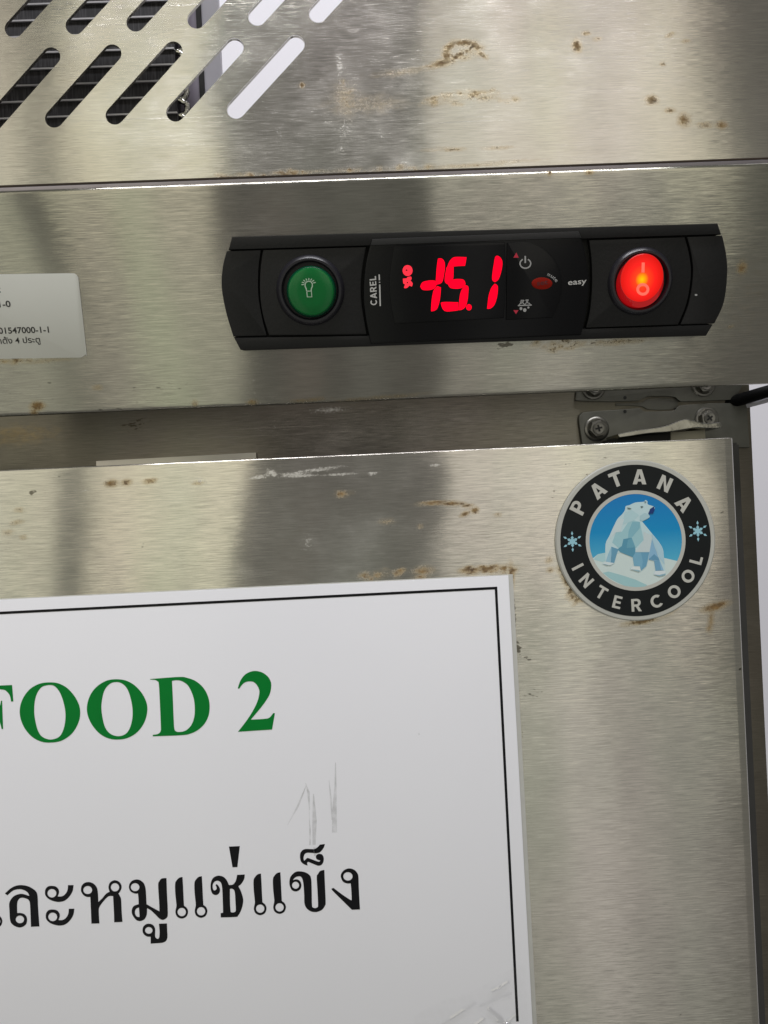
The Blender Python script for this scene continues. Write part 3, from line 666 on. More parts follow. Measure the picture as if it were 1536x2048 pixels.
flat('snowflake_symbol', px_loops(CTL, [curve([(165, 430, 1), (215, 425), (225, 410), (270, 405), (275, 440), (262, 452), (290, 490), (280, 530), (262, 525), (250, 520), (215, 550), (180, 548), (190, 505), (170, 490)], 4), circ(222, 482, 9, 9)], WD, 780, 490, 6.4), WD, M['red_led_pale'], win)
# keypad prints (zoomed measurement: origin 1000,460, 7.68 per photo pixel)
WK = W2 + 0.0006
def kp(name, loops, mat, par=key): return flat(name, px_loops(CTL, loops, WK, 1000, 460, 7.68), WK, mat, par)
arc = [(390 + 82 * math.cos(a), 515 + 72 * math.sin(a)) for a in [math.radians(-62 + 304 * i / 24) for i in range(25)]]
kp('power_symbol', [ribbon(arc, 20)], M['print_grey']); kp('power_symbol', [ribbon([(388, 398), (388, 508)], 24)], M['print_grey'])
kp('arrow_lamp', [[(250, 345), (288, 425), (206, 425)]], M['red_dim']); kp('arrow_lamp', [[(205, 1232), (285, 1232), (245, 1292)]], M['red_dim'])
ell = slab('set_key', px_loops(CTL, [circ(645, 822, 160, 92, 36)], WK, 1000, 460, 7.68)[0], W2, WK + 0.0003, 0.0003, M['red_key'], key)
kp('defrost_symbol', [ribbon([(275, 1162), (488, 1152)], 16)], M['print_grey'])
for a, b in (((318, 1078), (380, 1150)), ((440, 1070), (380, 1150)), ((318, 1080), (372, 1080)), ((392, 1076), (442, 1072)), ((330, 1125), (310, 1100)), ((372, 1078), (330, 1128)), ((395, 1078), (436, 1128)), ((290, 1150), (325, 1120)), ((470, 1145), (440, 1118))):
    kp('defrost_symbol', [ribbon([a, b], 12)], M['print_grey'])
for x, y, r_ in ((322, 1207, 22), (380, 1230, 27), (436, 1190, 16)): kp('drop_symbol', [circ(x, y, r_, r_ * 1.05, 14)], M['print_grey'])

def text_mesh(s, bold=0.0, size=1.0):
    c = bpy.data.curves.new('txt', 'FONT'); c.body = s; c.size = size; c.offset = bold; c.resolution_u = 4; c.fill_mode = 'FRONT'
    o = bpy.data.objects.new('txt', c); COL.objects.link(o)
    dg = bpy.context.evaluated_depsgraph_get()
    me = bpy.data.meshes.new_from_object(o.evaluated_get(dg))
    bpy.data.objects.remove(o); bpy.data.curves.remove(c)
    return me
def text(name, s, fr, p0, p1, hpx, w, mat, parent, bold=0.0, squeeze=None):
    """printed word: baseline from photo point p0 to p1; capitals about hpx photo pixels high"""
    me = text_mesh(s, bold)
    n = len(me.vertices); co = np.empty(n * 3); me.vertices.foreach_get('co', co); co = co.reshape(-1, 3)
    x0, x1 = co[:, 0].min(), co[:, 0].max()
    A = np.array(at(fr, *p0, w)); B = np.array(at(fr, *p1, w)); d = B - A; Lw = np.linalg.norm(d); e = d / Lw; q = np.array([-e[1], e[0]])
    hm = hpx / FPX * (DIST - w)
    P = A[None] + (co[:, :1] - x0) / (x1 - x0) * Lw * e[None] + co[:, 1:2] / 0.72 * hm * q[None]
    me.vertices.foreach_set('co', np.stack([P[:, 0], np.full(n, -w), P[:, 1]], 1).ravel()); me.update()
    me.name = name
    return link(name, me, mat, parent)
text('maker_word', 'easy', CTL, (1136, 570), (1173, 567), 10.5, W2 + .0001, M['print_white'], ctl, 0.012)
text('set_word', 'set', CTL, (1074, 571), (1096, 568), 9, WK + .00045, M['red_key_print'], key, 0.02)
# 'mute' set on a small arc above the red key
for ch, x, y, ang in (('m', 1094, 551, 24), ('u', 1100.6, 554, 34), ('t', 1105.6, 557.6, 44), ('e', 1108.6, 560.6, 52)):
    d = 5.5 if ch != 't' else 3.6
    text('mute_letter', ch, CTL, (x, y), (x + d * math.cos(math.radians(ang)), y + d * math.sin(math.radians(ang))), 7, WK, M['print_grey'], key, 0.01)

# block capitals used on the badge and for the maker's name
def arcp(cx, cy, rx, ry, a0, a1, n=14): return [(cx + rx * math.cos(math.radians(a0 + (a1 - a0) * i / n)), cy + ry * math.sin(math.radians(a0 + (a1 - a0) * i / n))) for i in range(n + 1)]
def cap(ch, t=0.21):
    if ch == 'I': return [[(0, 0), (t, 0), (t, 1), (0, 1)]], t
    if ch == 'L': return [[(0, 0), (.62, 0), (.62, t * .9), (t, t * .9), (t, 1), (0, 1)]], .62
    if ch == 'T': return [[(.4 - t / 2, 0), (.4 + t / 2, 0), (.4 + t / 2, 1 - t * .9), (.8, 1 - t * .9), (.8, 1), (0, 1), (0, 1 - t * .9), (.4 - t / 2, 1 - t * .9)]], .8
    if ch == 'E': h = t * .85; return [[(0, 0), (.66, 0), (.66, h), (t, h), (t, .5 - h / 2), (.6, .5 - h / 2), (.6, .5 + h / 2), (t, .5 + h / 2), (t, 1 - h), (.65, 1 - h), (.65, 1), (0, 1)]], .66
    if ch == 'N': w = .82; return [[(0, 0), (t, 0), (t, .64), (w - t, 0), (w, 0), (w, 1), (w - t, 1), (w - t, .36), (t, 1), (0, 1)]], w
    if ch == 'A': k = t * 1.12; return [[(0, 0), (k, 0), (k + .07, .19), (.92 - k - .07, .19), (.92 - k, 0), (.92, 0), (.46 + k * .52, 1), (.46 - k * .52, 1)], [(.46 - .105, .36), (.46 + .105, .36), (.46, .70)]], .92
    if ch == 'P': return [[(0, 0), (t, 0), (t, .36), (.42, .36)] + arcp(.42, .68, .32, .32, -90, 90) + [(0, 1)], [(t, .55), (.40, .55)] + arcp(.40, .68, .13, .13, -90, 90) + [(t, .81)]], .74
    if ch == 'R': return [[(0, 0), (t, 0), (t, .38), (.34, .38), (.56, 0), (.81, 0), (.56, .42)] + arcp(.44, .70, .31, .30, -66, 90) + [(0, 1)], [(t, .56), (.42, .56)] + arcp(.42, .69, .12, .13, -90, 90) + [(t, .82)]], .81
    if ch == 'O': return [arcp(.48, .5, .48, .51, 0, 352, 30), arcp(.48, .5, .48 - t * 1.02, .51 - t * .95, 0, 352, 30)], .96
    if ch == 'C': return [arcp(.48, .5, .48, .51, 42, 318, 24) + arcp(.48, .5, .48 - t, .51 - t * .95, 312, 48, 24)], .86
def caps(name, ch, fr, cpx, h, ang, w, mat, parent, t=0.21, sx=1.0):
    """capital centred on photo point cpx, h metres tall, turned by ang (radians) in the plane"""
    loops, wd = cap(ch, t); c = at(fr, *cpx, w); ca, sa = math.cos(ang), math.sin(ang)
    out = [[(c[0] + ((x - wd / 2) * sx * ca - (y - .5) * sa) * h, c[1] + ((x - wd / 2) * sx * sa + (y - .5) * ca) * h) for x, y in L] for L in loops]
    return flat(name, out, w, mat, parent)
# maker's name runs upwards on the module's left side
ppm = (DIST - .02) / FPX
for ch, x, y in (('C', 747.5, 605), ('A', 747, 591.5), ('R', 746.5, 578.5), ('E', 746, 567), ('L', 745.6, 556.5)):
    caps('maker_letter', ch, CTL, (x, y), 13 * ppm, math.radians(93), W2 + .0001, M['print_white'], ctl, t=0.20, sx=0.92)
for a, b in (((760.5, 612), (759.3, 569)), ((759, 565.5), (759, 563.5)), ((758.8, 560.5), (758.3, 549))):
    flat('underline', [[at(CTL, x, y, W2 + .0001) for x, y in ribbon([a, b], 2.6)]], W2 + .0001, M['print_white'], ctl)

# push buttons
def bezel(px, py, ro, ri):
    c = at(CTL, px, py, W1); R, r_ = ro * ppm, ri * ppm
    return c, lathe('bezel', c[0], c[1], [(R, W1 - .0005), (R, W1 + .0002), (R * .96, W1 + .0011), (R * .90, W1 + .0017), (R * .84, W1 + .0017), (r_ * 1.02, W1 + .0004), (r_, W1 - .001), (r_, W1 - 0.005), (r_ * .3, W1 - 0.005)], M['bezel'], ctl, 64)
cg, bz = bezel(621, 581, 68, 53)
g = 47 * ppm; cgx, cgz = at(CTL, 622.5, 583.5, W1 + .002)
gb = lathe('green_button', cgx, cgz, [(g * 1.05, W1 - .0052), (g * 1.05, W1 + .0012), (g * 1.02, W1 + .0020), (g * .97, W1 + .0024)], M['green_rim'], ctl, 64)
lathe('lens_face', cgx, cgz, [(g * .965, W1 + .0024), (g * .94, W1 + .0028), (g * .88, W1 + .0030), (g * .5, W1 + .0031), (g * .1, W1 + .0031)], M['green_lens'], gb, 64)
WB = W1 + 0.0032
def bp(loops): return flat('bulb_symbol', px_loops(CTL, loops, WB, 430, 430, 4.151), WB, M['bulb_print'], gb)
bulb = [(762, 633), (757, 612), (748, 590), (748, 572), (758, 556), (778, 549), (798, 555), (808, 572), (808, 592), (800, 612), (797, 632)]
bp([ribbon(bulb, 9)]); bp([ribbon([(762, 632), (766, 680), (804, 680), (800, 632), (760, 632)], 8)])
for a in range(-90 - 95, -90 + 96, 24):
    t = math.radians(a); bp([ribbon([(778 + 38 * math.cos(t), 574 + 33 * math.sin(t)), (778 + 60 * math.cos(t), 574 + 50 * math.sin(t))], 8)])
cr, bz2 = bezel(1280, 563, 66, 51)
rx_, rz_ = 43 * ppm, 46 * ppm; crx, crz = at(CTL, 1283, 556, W1 + .004)
c0 = at(CTL, 1277, 566, W1)
M['red_side'] = plain('red_lens_side', (0.30, 0.008, 0.008), 0.25, emit=(0.75, 0.006, 0.01), estr=0.35, coat=0.4)
def ring3(specs, mat, name, parent, n=56):
    V, F = [], []
    for (x, z, rx, rz, w) in specs: V += [(x + rx * math.cos(2 * math.pi * k / n), -w, z + rz * math.sin(2 * math.pi * k / n)) for k in range(n)]
    for j in range(len(specs) - 1): F += [(j * n + k, j * n + (k + 1) % n, (j + 1) * n + (k + 1) % n, (j + 1) * n + k) for k in range(n)]
    F.append(tuple(range((len(specs) - 1) * n, len(specs) * n)))
    me = bpy.data.meshes.new(name); me.from_pydata(V, [], F); me.update()
    bm = bmesh.new(); bm.from_mesh(me); bmesh.ops.recalc_face_normals(bm, faces=bm.faces); bm.to_mesh(me); bm.free(); smooth_by_angle(me, 40)
    return link(name, me, mat, parent)
rb = ring3([(c0[0], c0[1], rx_ * 1.06, rz_ * 1.06, W1 - .0052), (c0[0], c0[1], rx_ * 1.06, rz_ * 1.06, W1 + .0008), (c0[0], c0[1], rx_ * 1.03, rz_ * 1.03, W1 + .0030), (crx, crz, rx_ * 1.0, rz_ * 1.0, W1 + .0044)], M['red_side'], 'red_button', ctl)
lc = at(CTL, 1284, 559, W1 + .0048)
ring3([(crx, crz, rx_ * .985, rz_ * .985, W1 + .0044), (crx, crz, rx_ * .95, rz_ * .95, W1 + .0047), (crx, crz, rx_ * .90, rz_ * .90, W1 + .0048)], red_lens_mat(lc[0], lc[1], 44 * ppm, 48 * ppm), 'lens_face', rb)
WR = W1 + 0.00495
M['red_mark'] = plain('pink_moulded_mark', (0.6, 0.12, 0.10), 0.4, emit=(1.0, 0.10, 0.06), estr=1.0)
flat('on_mark', px_loops(CTL, [ribbon([(657, 335), (655, 405)], 22)], WR, 1100, 430, 3.523), WR, M['red_mark'], rb)
flat('off_mark', px_loops(CTL, [circ(654, 524, 46, 44), circ(654, 524, 26, 24)], WR, 1100, 430, 3.523), WR, M['red_mark'], rb)
flat('paint_fleck', px_loops(CTL, [circ(1029, 563, 10, 7, 10)], W1 + .0001, 1100, 430, 3.523), W1 + .0001, M['print_grey'], ctl)

# ================================================================== asset label on the fascia (its square code is left out)
LB = FASC
lab = empty('asset_label', FASC, 'pale asset sticker with black number lines at the left end of the fascia', 'label')
lo = curve([(-150, 551, 1), (140, 546.5, 1), (150, 548), (156, 556), (158, 570, 1), (172, 700), (171, 709), (162, 715, 1), (-132, 720, 1)], 6)
slab('film', [at(LB, x, y, .0003) for x, y in lo], 0.00003, 0.0003, 0.00008, M['label_white'], lab)
WL = 0.00036
text('number_line', ':', LB, (-1, 585), (1.5, 585), 14, WL, M['label_ink'], lab, 0.01)
text('number_line', '1-0', LB, (-1, 614.5), (22, 613.5), 11.5, WL, M['label_ink'], lab, 0.018)
text('number_line', '01547000-1-1', LB, (-2, 667.5), (98.5, 665), 11.5, WL, M['label_ink'], lab, 0.018)
text('caption_line', 'นาตั้ง 4 ประตู', LB, (-12, 688), (81, 685), 11, WL, M['label_ink'], lab, 0.012)

# ================================================================== round badge on the door
BD = DOOR
badge = empty('maker_badge', DOOR, 'round black and white polar bear badge stuck on the door corner', 'badge')
def zb_(x, y): return (1080 + x / 4.042, 900 + y / 4.042)
wB = 0.0012
bc = at(BD, *zb_(775, 731), wB); mpp = (DIST - wB) / FPX
R0 = 656 / 4.042 * mpp
lathe('rim', bc[0], bc[1], [(R0, 0.00003), (R0, 0.0008), (R0 * .985, wB), (R0 * .93, wB), (R0 * .3, wB - .0001)], M['badge_rim'], badge, 96)
def disc(name, zc_, r1, r2, w, mat, n=96):
    c = at(BD, *zb_(*zc_), w); a = r1 / 4.042 * mpp
    loops = [circ(c[0], c[1], a, a, n)]
    if r2: loops.append(circ(c[0], c[1], r2 / 4.042 * mpp, None, n))
    return flat(name, loops, w, mat, badge)
disc('black_field', (774, 731), 617, 409, wB + .00006, M['badge_black'])
disc('inner_ring', (774, 732), 409, 379, wB + .00012, M['badge_letter'])
sky_m, nt, b = newmat('printed_sky'); tc = nt.nodes.new('ShaderNodeTexCoord'); sp = nt.nodes.new('ShaderNodeSeparateXYZ'); nt.links.new(tc.outputs['Object'], sp.inputs[0])
mr = nt.nodes.new('ShaderNodeMapRange'); zt, zl = at(BD, *zb_(774, 350))[1], at(BD, *zb_(774, 900))[1]; mr.inputs[1].default_value = zl; mr.inputs[2].default_value = zt
nt.links.new(sp.outputs['Z'], mr.inputs[0]); cr_ = nt.nodes.new('ShaderNodeValToRGB'); nt.links.new(mr.outputs[0], cr_.inputs[0])
e = cr_.color_ramp.elements; e[0].color = (*[c * 1.25 for c in hexc(72, 158, 188)], 1); e[1].color = (*[c * 1.15 for c in hexc(4, 112, 178)], 1); q = e.new(.45); q.color = (*[c * 1.15 for c in hexc(0, 130, 184)], 1)
nt.links.new(cr_.outputs[0], b.inputs['Base Color']); b.inputs['Roughness'].default_value = 0.35; b.inputs['Specular IOR Level'].default_value = 0.35
disc('printed_sky', (774, 733), 380, None, wB + .00008, sky_m)
def bear_poly(name, pts, rgb, k, s=6.678, ox=1160, oy=960):
    nm = 'badge_%d_%d_%d' % rgb
    m = bpy.data.materials.get(nm) or plain(nm, [c * 1.18 for c in hexc(*rgb)], 0.4, spec=0.35, noise=0.03, nscale=300)
    bear_poly.n += 1; w = wB + .0001 + k * 0.00002 + bear_poly.n * 0.0000015
    return flat(name, px_loops(BD, [pts if not any(len(p) > 2 for p in pts) else curve(pts)], w, ox, oy, s), w, m, badge)
bear_poly.n = 0
ccx, ccy, cr0 = 747, 808, 628
def below(y0, y1, n=40):
    a0 = math.asin((y0 - ccy) / cr0); a1 = math.pi - math.asin((y1 - ccy) / cr0)
    return [(ccx + cr0 * math.cos(a0 + (a1 - a0) * i / n), ccy + cr0 * math.sin(a0 + (a1 - a0) * i / n)) for i in range(n + 1)]
bear_poly('printed_snow', below(1085, 1050) + [(240, 990), (340, 970), (560, 960), (760, 970), (1100, 1035)], (190, 205, 203), 0)
bear_poly('printed_snow', [(180, 1062), (240, 990), (340, 972), (345, 1080), (300, 1095)], (160, 195, 200), 1)
bear_poly('printed_ice', [(305, 1240), (380, 1222), (560, 1272), (740, 1330), (900, 1405), (860, 1425), (745, 1432), (600, 1415), (480, 1360), (390, 1310)], (148, 186, 190), 1)
bear_poly('bear_body', curve([(610, 350), (660, 335), (740, 300), (850, 290), (872, 268), (902, 285), (906, 325), (988, 355), (995, 392), (962, 442), (915, 452), (930, 498), (830, 555, 1), (950, 700), (1090, 880), (1120, 1010), (1130, 1150), (1142, 1215), (1140, 1268), (1060, 1288), (985, 1262), (1005, 1215, 1), (990, 1080, 1), (910, 1070, 1), (890, 1150), (830, 1212), (790, 1228), (670, 1195), (700, 1152), (722, 1148, 1), (700, 1030, 1), (600, 980), (540, 968), (490, 990, 1), (460, 1110), (400, 1142), (300, 1120), (340, 1090, 1), (340, 860), (390, 750), (440, 640), (500, 520), (560, 460), (600, 400)], 3), (178, 203, 208), 2)
for pts, rgb, k in (
    ([(480, 700), (560, 690), (640, 570), (720, 540), (800, 560), (825, 680), (850, 800), (745, 910), (580, 890), (515, 910), (430, 835)], (146, 186, 194), 3),
    ([(700, 560), (800, 560), (800, 640), (700, 760), (640, 790), (650, 680)], (122, 170, 184), 4),
    ([(580, 790), (690, 770), (740, 920), (735, 1030), (700, 1030), (540, 965), (500, 925), (560, 880)], (82, 140, 164), 5),
    ([(640, 800), (690, 770), (740, 900), (620, 910)], (96, 152, 172), 6),
    ([(420, 890), (515, 925), (490, 990), (455, 1110), (405, 1125), (420, 1000)], (96, 146, 172), 5),
    ([(420, 890), (420, 1000), (400, 1110), (345, 1085), (380, 980)], (140, 180, 198), 4),
    ([(740, 965), (925, 965), (905, 1070), (885, 1150), (815, 1210), (800, 1152), (722, 1148), (705, 1030)], (112, 162, 186), 5),
    ([(815, 970), (925, 965), (905, 1070), (885, 1150), (815, 1210), (840, 1090)], (98, 150, 178), 6),
    ([(960, 790), (1050, 1040), (1118, 1205), (1010, 1212), (990, 1080), (915, 1062), (930, 960)], (128, 170, 198), 5),
    ([(915, 1062), (990, 990), (1050, 1040), (1060, 1075)], (92, 142, 172), 6),
    ([(990, 1080), (1060, 1075), (1085, 1205), (1010, 1212)], (104, 152, 182), 6),
    ([(850, 690), (960, 740), (965, 800), (935, 962), (740, 962), (850, 800)], (182, 197, 200), 4),
    ([(600, 430), (690, 400), (790, 470), (720, 540), (640, 570), (560, 600)], (166, 196, 202), 3),
    ([(440, 640), (520, 520), (590, 520), (540, 690), (480, 700), (400, 790)], (186, 202, 206), 3),
    ([(960, 720), (1090, 880), (1120, 1010), (1130, 1130), (1060, 1040), (970, 810)], (160, 192, 206), 4),
    ([(300, 1120), (340, 1090), (460, 1110), (400, 1142)], (196, 208, 210), 6), ([(670, 1195), (700, 1152), (800, 1155), (810, 1210), (790, 1226)], (200, 210, 210), 7), ([(985, 1262), (1005, 1215), (1142, 1212), (1140, 1266), (1060, 1286)], (198, 208, 212), 7),
    ([(300, 1122), (350, 1128), (400, 1142), (440, 1126), (420, 1136), (360, 1140)], (110, 150, 165), 8), ([(985, 1262), (1060, 1268), (1142, 1248), (1140, 1268), (1060, 1288)], (130, 165, 180), 8), ([(672, 1190), (730, 1196), (800, 1205), (790, 1227)], (140, 172, 182), 8),
    ([(938, 385), (990, 352), (997, 400), (975, 446), (910, 452)], (14, 50, 110), 8), ([(803, 356), (830, 348), (848, 358), (825, 370)], (60, 80, 84), 8), ([(622, 368), (668, 372), (690, 385), (650, 390)], (84, 105, 105), 8), ([(856, 286), (882, 288), (888, 300), (866, 300)], (70, 96, 110), 8),
    ([(800, 480), (860, 440), (915, 455), (930, 498), (840, 545), (800, 540)], (160, 190, 198), 5)):
    bear_poly('bear_facet', pts, rgb, k)
# lettering round the badge
bl = wB + .00012
for ch, x, y in (('P', 310, 465), ('A', 468, 325), ('T', 613, 237), ('A', 805, 217), ('N', 1010, 272), ('A', 1165, 432)):
    a = math.atan2(-(y - 732), x - 774) - math.pi / 2
    caps('badge_letter', ch, BD, zb_(x, y), 122 / 4.042 * mpp, a + ROLL * .2, bl, M['badge_letter'], badge, t=0.25, sx=1.0)
for ch, x, y in (('I', 305, 945), ('N', 375, 1055), ('T', 497, 1152), ('E', 625, 1230), ('R', 780, 1254), ('C', 940, 1224), ('O', 1085, 1145), ('O', 1197, 1020), ('L', 1262, 888)):
    a = math.atan2(-(y - 732), x - 774) + math.pi / 2
    caps('badge_letter', ch, BD, zb_(x, y), 103 / 4.042 * mpp, a, bl, M['badge_letter'], badge, t=0.215, sx=1.06 if ch in 'OC' else 1.0)
M['flake'] = plain('pale_blue_print', hexc(150, 200, 215), 0.5)
for fx, fy in ((262, 740), (1276, 655)):
    for i in range(6):
        t = math.pi / 3 * i + 1.57 - 0.04; d = (math.cos(t), math.sin(t)); n_ = (-d[1], d[0])
        def pt(rad, off): return (fx + d[0] * rad + n_[0] * off, fy + d[1] * rad + n_[1] * off)
        flat('snowflake_ray', px_loops(BD, [[pt(50, 0), pt(64, 9), pt(84, 0), pt(64, -9)]], bl, 1080, 900, 4.042), bl, M['flake'], badge)
        flat('snowflake_ray', px_loops(BD, [[pt(16, 0), pt(30, 13), pt(47, 0), pt(30, -13)]], bl + .00002, 1080, 900, 4.042), bl + .00002, M['flake'], badge)
    flat('snowflake_core', px_loops(BD, [circ(fx, fy, 27, 27, 6, .5)], bl, 1080, 900, 4.042), bl, M['flake'], badge)

# ================================================================== laminated paper sign on the door
SG = DOOR
sign = empty('paper_sign', DOOR, 'laminated white paper sign with green and black lettering stuck on the door', 'sign')
wS = 0.0012
sx0 = -0.19
tl = at(SG, 0, 1200, wS); tr = at(SG, 1017, 1151, wS); brr = at(SG, 1066, 2060, wS)
ex = (tr[0] - tl[0], tr[1] - tl[1]); kx = (sx0 - tl[0]) / ex[0]; left_top = (sx0, tl[1] + ex[1] * kx)
slab('sheet', [left_top, tr, brr, (sx0, brr[1])], 0.0007, wS, 0.00012, M['paper'], sign)
slab('laminate', [(sx0 - .001, left_top[1] + .0003), (tr[0] + .0017, tr[1] + .0003), (brr[0] + .0017, brr[1] - .0006), (sx0 - .001, brr[1] - .0006)], 0.00003, 0.00065, 0.0001, M['laminate'], sign)
wI = wS + 0.00008
def ink(name, loops, ox, oy, s, mat): return flat(name, px_loops(SG, loops, wI, ox, oy, s), wI, mat, sign)
lt = at(SG, 0, 1226, wI); rt = at(SG, 992, 1176, wI); rbm = at(SG, 1035, 2043, wI); th = 5.2 / FPX * DIST
ku = (sx0 + .003 - lt[0]) / (rt[0] - lt[0]); lt2 = (sx0 + .003, lt[1] + (rt[1] - lt[1]) * ku)
flat('border_line', [[(lt2[0], lt2[1] + th / 2), (rt[0] + th / 2, rt[1] + th / 2), (rt[0] + th / 2, rt[1] - th / 2), (lt2[0], lt2[1] - th / 2)]], wI, M['ink_black'], sign)
flat('border_line', [[(rt[0] - th / 2, rt[1] - th / 2 - 1e-5), (rt[0] + th / 2, rt[1] - th / 2 - 1e-5), (rbm[0] + th / 2, rbm[1]), (rbm[0] - th / 2, rbm[1])]], wI, M['ink_black'], sign)
G = M['ink_green']; Kk = M['ink_black']
ink('letter', [curve([(-560, 420, 1), (185, 383, 1), (205, 635, 1), (170, 638, 1), (150, 545), (105, 485), (50, 455), (-100, 445), (-190, 450, 1), (-180, 810, 1), (-100, 800), (-40, 760), (0, 690), (15, 625, 1), (32, 625, 1), (38, 800), (48, 1060, 1), (25, 1060, 1), (0, 970), (-50, 900), (-100, 875), (-178, 870, 1), (-165, 1150), (-150, 1230), (-80, 1262, 1), (-78, 1290, 1), (-540, 1315, 1), (-541, 1290, 1), (-440, 1270), (-410, 1220), (-420, 900), (-435, 560), (-460, 480), (-558, 450, 1)], 5)], 0, 1320, 7.68, G)
ink('letter', [curve([(770, 343), (900, 360), (1030, 430), (1140, 550), (1210, 680), (1232, 800), (1215, 930), (1150, 1070), (1060, 1170), (930, 1245), (780, 1268), (640, 1255), (500, 1185), (390, 1065), (325, 930), (302, 800), (320, 670), (380, 540), (480, 430), (620, 360)], 4),
    curve([(770, 383), (850, 410), (920, 500), (970, 630), (1003, 790), (1000, 950), (965, 1090), (900, 1185), (770, 1222), (650, 1180), (585, 1090), (545, 950), (525, 800), (535, 630), (575, 500), (650, 410)], 4)], 0, 1320, 7.68, G)
ink('letter', [curve([(640, 295), (780, 315), (910, 385), (1020, 500), (1090, 630), (1112, 750), (1090, 890), (1030, 1020), (930, 1130), (800, 1200), (660, 1222), (520, 1205), (385, 1135), (275, 1015), (205, 880), (182, 750), (205, 610), (270, 480), (370, 380), (500, 312)], 4),
    curve([(645, 338), (730, 365), (800, 440), (850, 570), (882, 740), (880, 900), (840, 1050), (770, 1140), (660, 1170), (545, 1135), (465, 1040), (425, 900), (405, 740), (418, 590), (460, 450), (545, 360)], 4)], 150, 1320, 7.68, G)
ink('letter', [curve([(78, 292, 1), (520, 260), (650, 275), (780, 325), (890, 420), (960, 540), (992, 680), (980, 840), (920, 970), (820, 1070), (700, 1130), (560, 1155), (120, 1172, 1), (118, 1150, 1), (200, 1135), (240, 1090), (243, 1000), (228, 650), (212, 370), (190, 325), (150, 305), (80, 300, 1)], 5),
    curve([(415, 320, 1), (480, 310), (560, 322), (650, 380), (710, 480), (750, 600), (765, 740), (755, 880), (710, 1000), (630, 1080), (540, 1105), (475, 1095), (450, 1050), (440, 900), (430, 650)], 5)], 290, 1320, 7.68, G)
ink('digit', [curve([(340, 545, 1), (390, 400), (470, 290), (570, 230), (680, 210), (800, 235), (900, 300), (960, 380), (985, 480), (960, 640), (890, 770), (780, 920), (590, 1145, 1), (850, 1130), (950, 1105), (1020, 1020, 1), (1055, 1020, 1), (1000, 1335, 1), (345, 1378, 1), (520, 1150), (640, 960), (720, 790), (755, 640), (745, 550), (700, 470), (640, 420), (560, 410), (480, 430), (420, 480), (370, 550, 1)], 5)], 440, 1320, 9.6, G)
# Thai line
STEM = [(12, -540, 1), (-40, -528), (-85, -480), (-102, -430), (-100, -300), (-85, -150), (-82, -90), (-97, 0), (-70, 68), (0, 98), (70, 68), (97, 0), (80, -60), (35, -100, 1), (27, -250), (20, -400)]
for ox, oy, cx, cy in ((0, 1640, -359, 1572), (0, 1640, -62, 1560), (340, 1660, 180, 1262), (340, 1660, 477, 1250), (340, 1660, 1385, 1210), (540, 1660, 147, 1190)):
    ink('thai_letter', [curve([(cx + p[0], cy + p[1]) + tuple(p[2:]) for p in STEM], 5), circ(cx, cy - 2, 64, 64)], ox, oy, 7.68, Kk)
ink('thai_letter', [curve([(75, 1130, 1), (150, 1060), (230, 1015), (320, 1000), (420, 1015), (510, 1060), (560, 1110), (578, 1180), (585, 1350), (605, 1635, 1), (475, 1640, 1), (470, 1500), (460, 1290), (440, 1230), (400, 1205), (345, 1193), (300, 1205), (270, 1250), (262, 1310), (265, 1430, 1), (310, 1428), (370, 1445), (408, 1490), (415, 1540), (400, 1600), (350, 1640), (290, 1650), (220, 1625), (170, 1580), (152, 1520), (145, 1400), (140, 1300), (155, 1240), (200, 1180), (260, 1147), (340, 1135), (450, 1168, 1), (430, 1120), (380, 1082), (300, 1062), (200, 1085), (115, 1155, 1)], 5), circ(305, 1527, 64, 59)], 0, 1640, 7.68, Kk)
SARA = [(1045, 1000, 1), (1130, 1000, 1), (1115, 1090), (1070, 1170), (1000, 1235), (920, 1258), (840, 1250), (760, 1220), (705, 1170), (690, 1120), (700, 1060), (740, 1020), (800, 1012), (860, 1025), (900, 1070), (905, 1120), (885, 1175, 1), (950, 1172), (1000, 1140), (1035, 1080)]
for dx, dy in ((0, 0), (12, 363)):
    ink('thai_letter', [curve([(p[0] + dx, p[1] + dy) + tuple(p[2:]) for p in SARA], 5), circ(797 + dx, 1125 + dy, 68, 66)], 0, 1640, 7.68, Kk)
ink('thai_letter', [curve([(140, 800), (200, 820), (250, 870), (272, 940), (282, 1105, 1), (340, 1050), (400, 980), (455, 948, 1), (437, 880), (455, 815), (500, 780), (545, 772), (600, 795), (632, 840), (638, 890), (615, 945), (590, 975, 1), (620, 1030), (632, 1080), (640, 1250), (652, 1412, 1), (525, 1418, 1), (520, 1250), (508, 1015, 1), (450, 1015), (400, 1050), (340, 1120), (300, 1180), (288, 1240), (298, 1435, 1), (175, 1438, 1), (170, 1300), (158, 1028, 1), (110, 1028), (60, 1005), (20, 950), (15, 900), (30, 850), (75, 810)], 5), circ(118, 922, 68, 62), circ(537, 880, 64, 64)], 160, 1660, 7.68, Kk)
ink('thai_letter', [curve([(870, 760), (930, 775), (980, 820), (1005, 890), (1015, 1000), (1022, 1140, 1), (1100, 1185), (1220, 1250, 1), (1215, 1100), (1200, 850), (1215, 790), (1255, 745), (1328, 738, 1), (1335, 950), (1345, 1150), (1348, 1300), (1330, 1350), (1275, 1380), (1220, 1360), (1160, 1300), (1090, 1235), (1030, 1200, 1), (1030, 1250), (1022, 1310), (990, 1370), (930, 1398), (870, 1385), (820, 1330), (795, 1270), (800, 1210), (830, 1165), (900, 1140, 1), (898, 1060), (890, 975, 1), (840, 975), (780, 945), (752, 890), (760, 830), (800, 780)], 5), circ(846, 878, 66, 62), curve([(905, 1190, 1), (862, 1210), (843, 1260), (855, 1310), (885, 1335), (915, 1335, 1)], 4)], 160, 1660, 7.68, Kk)
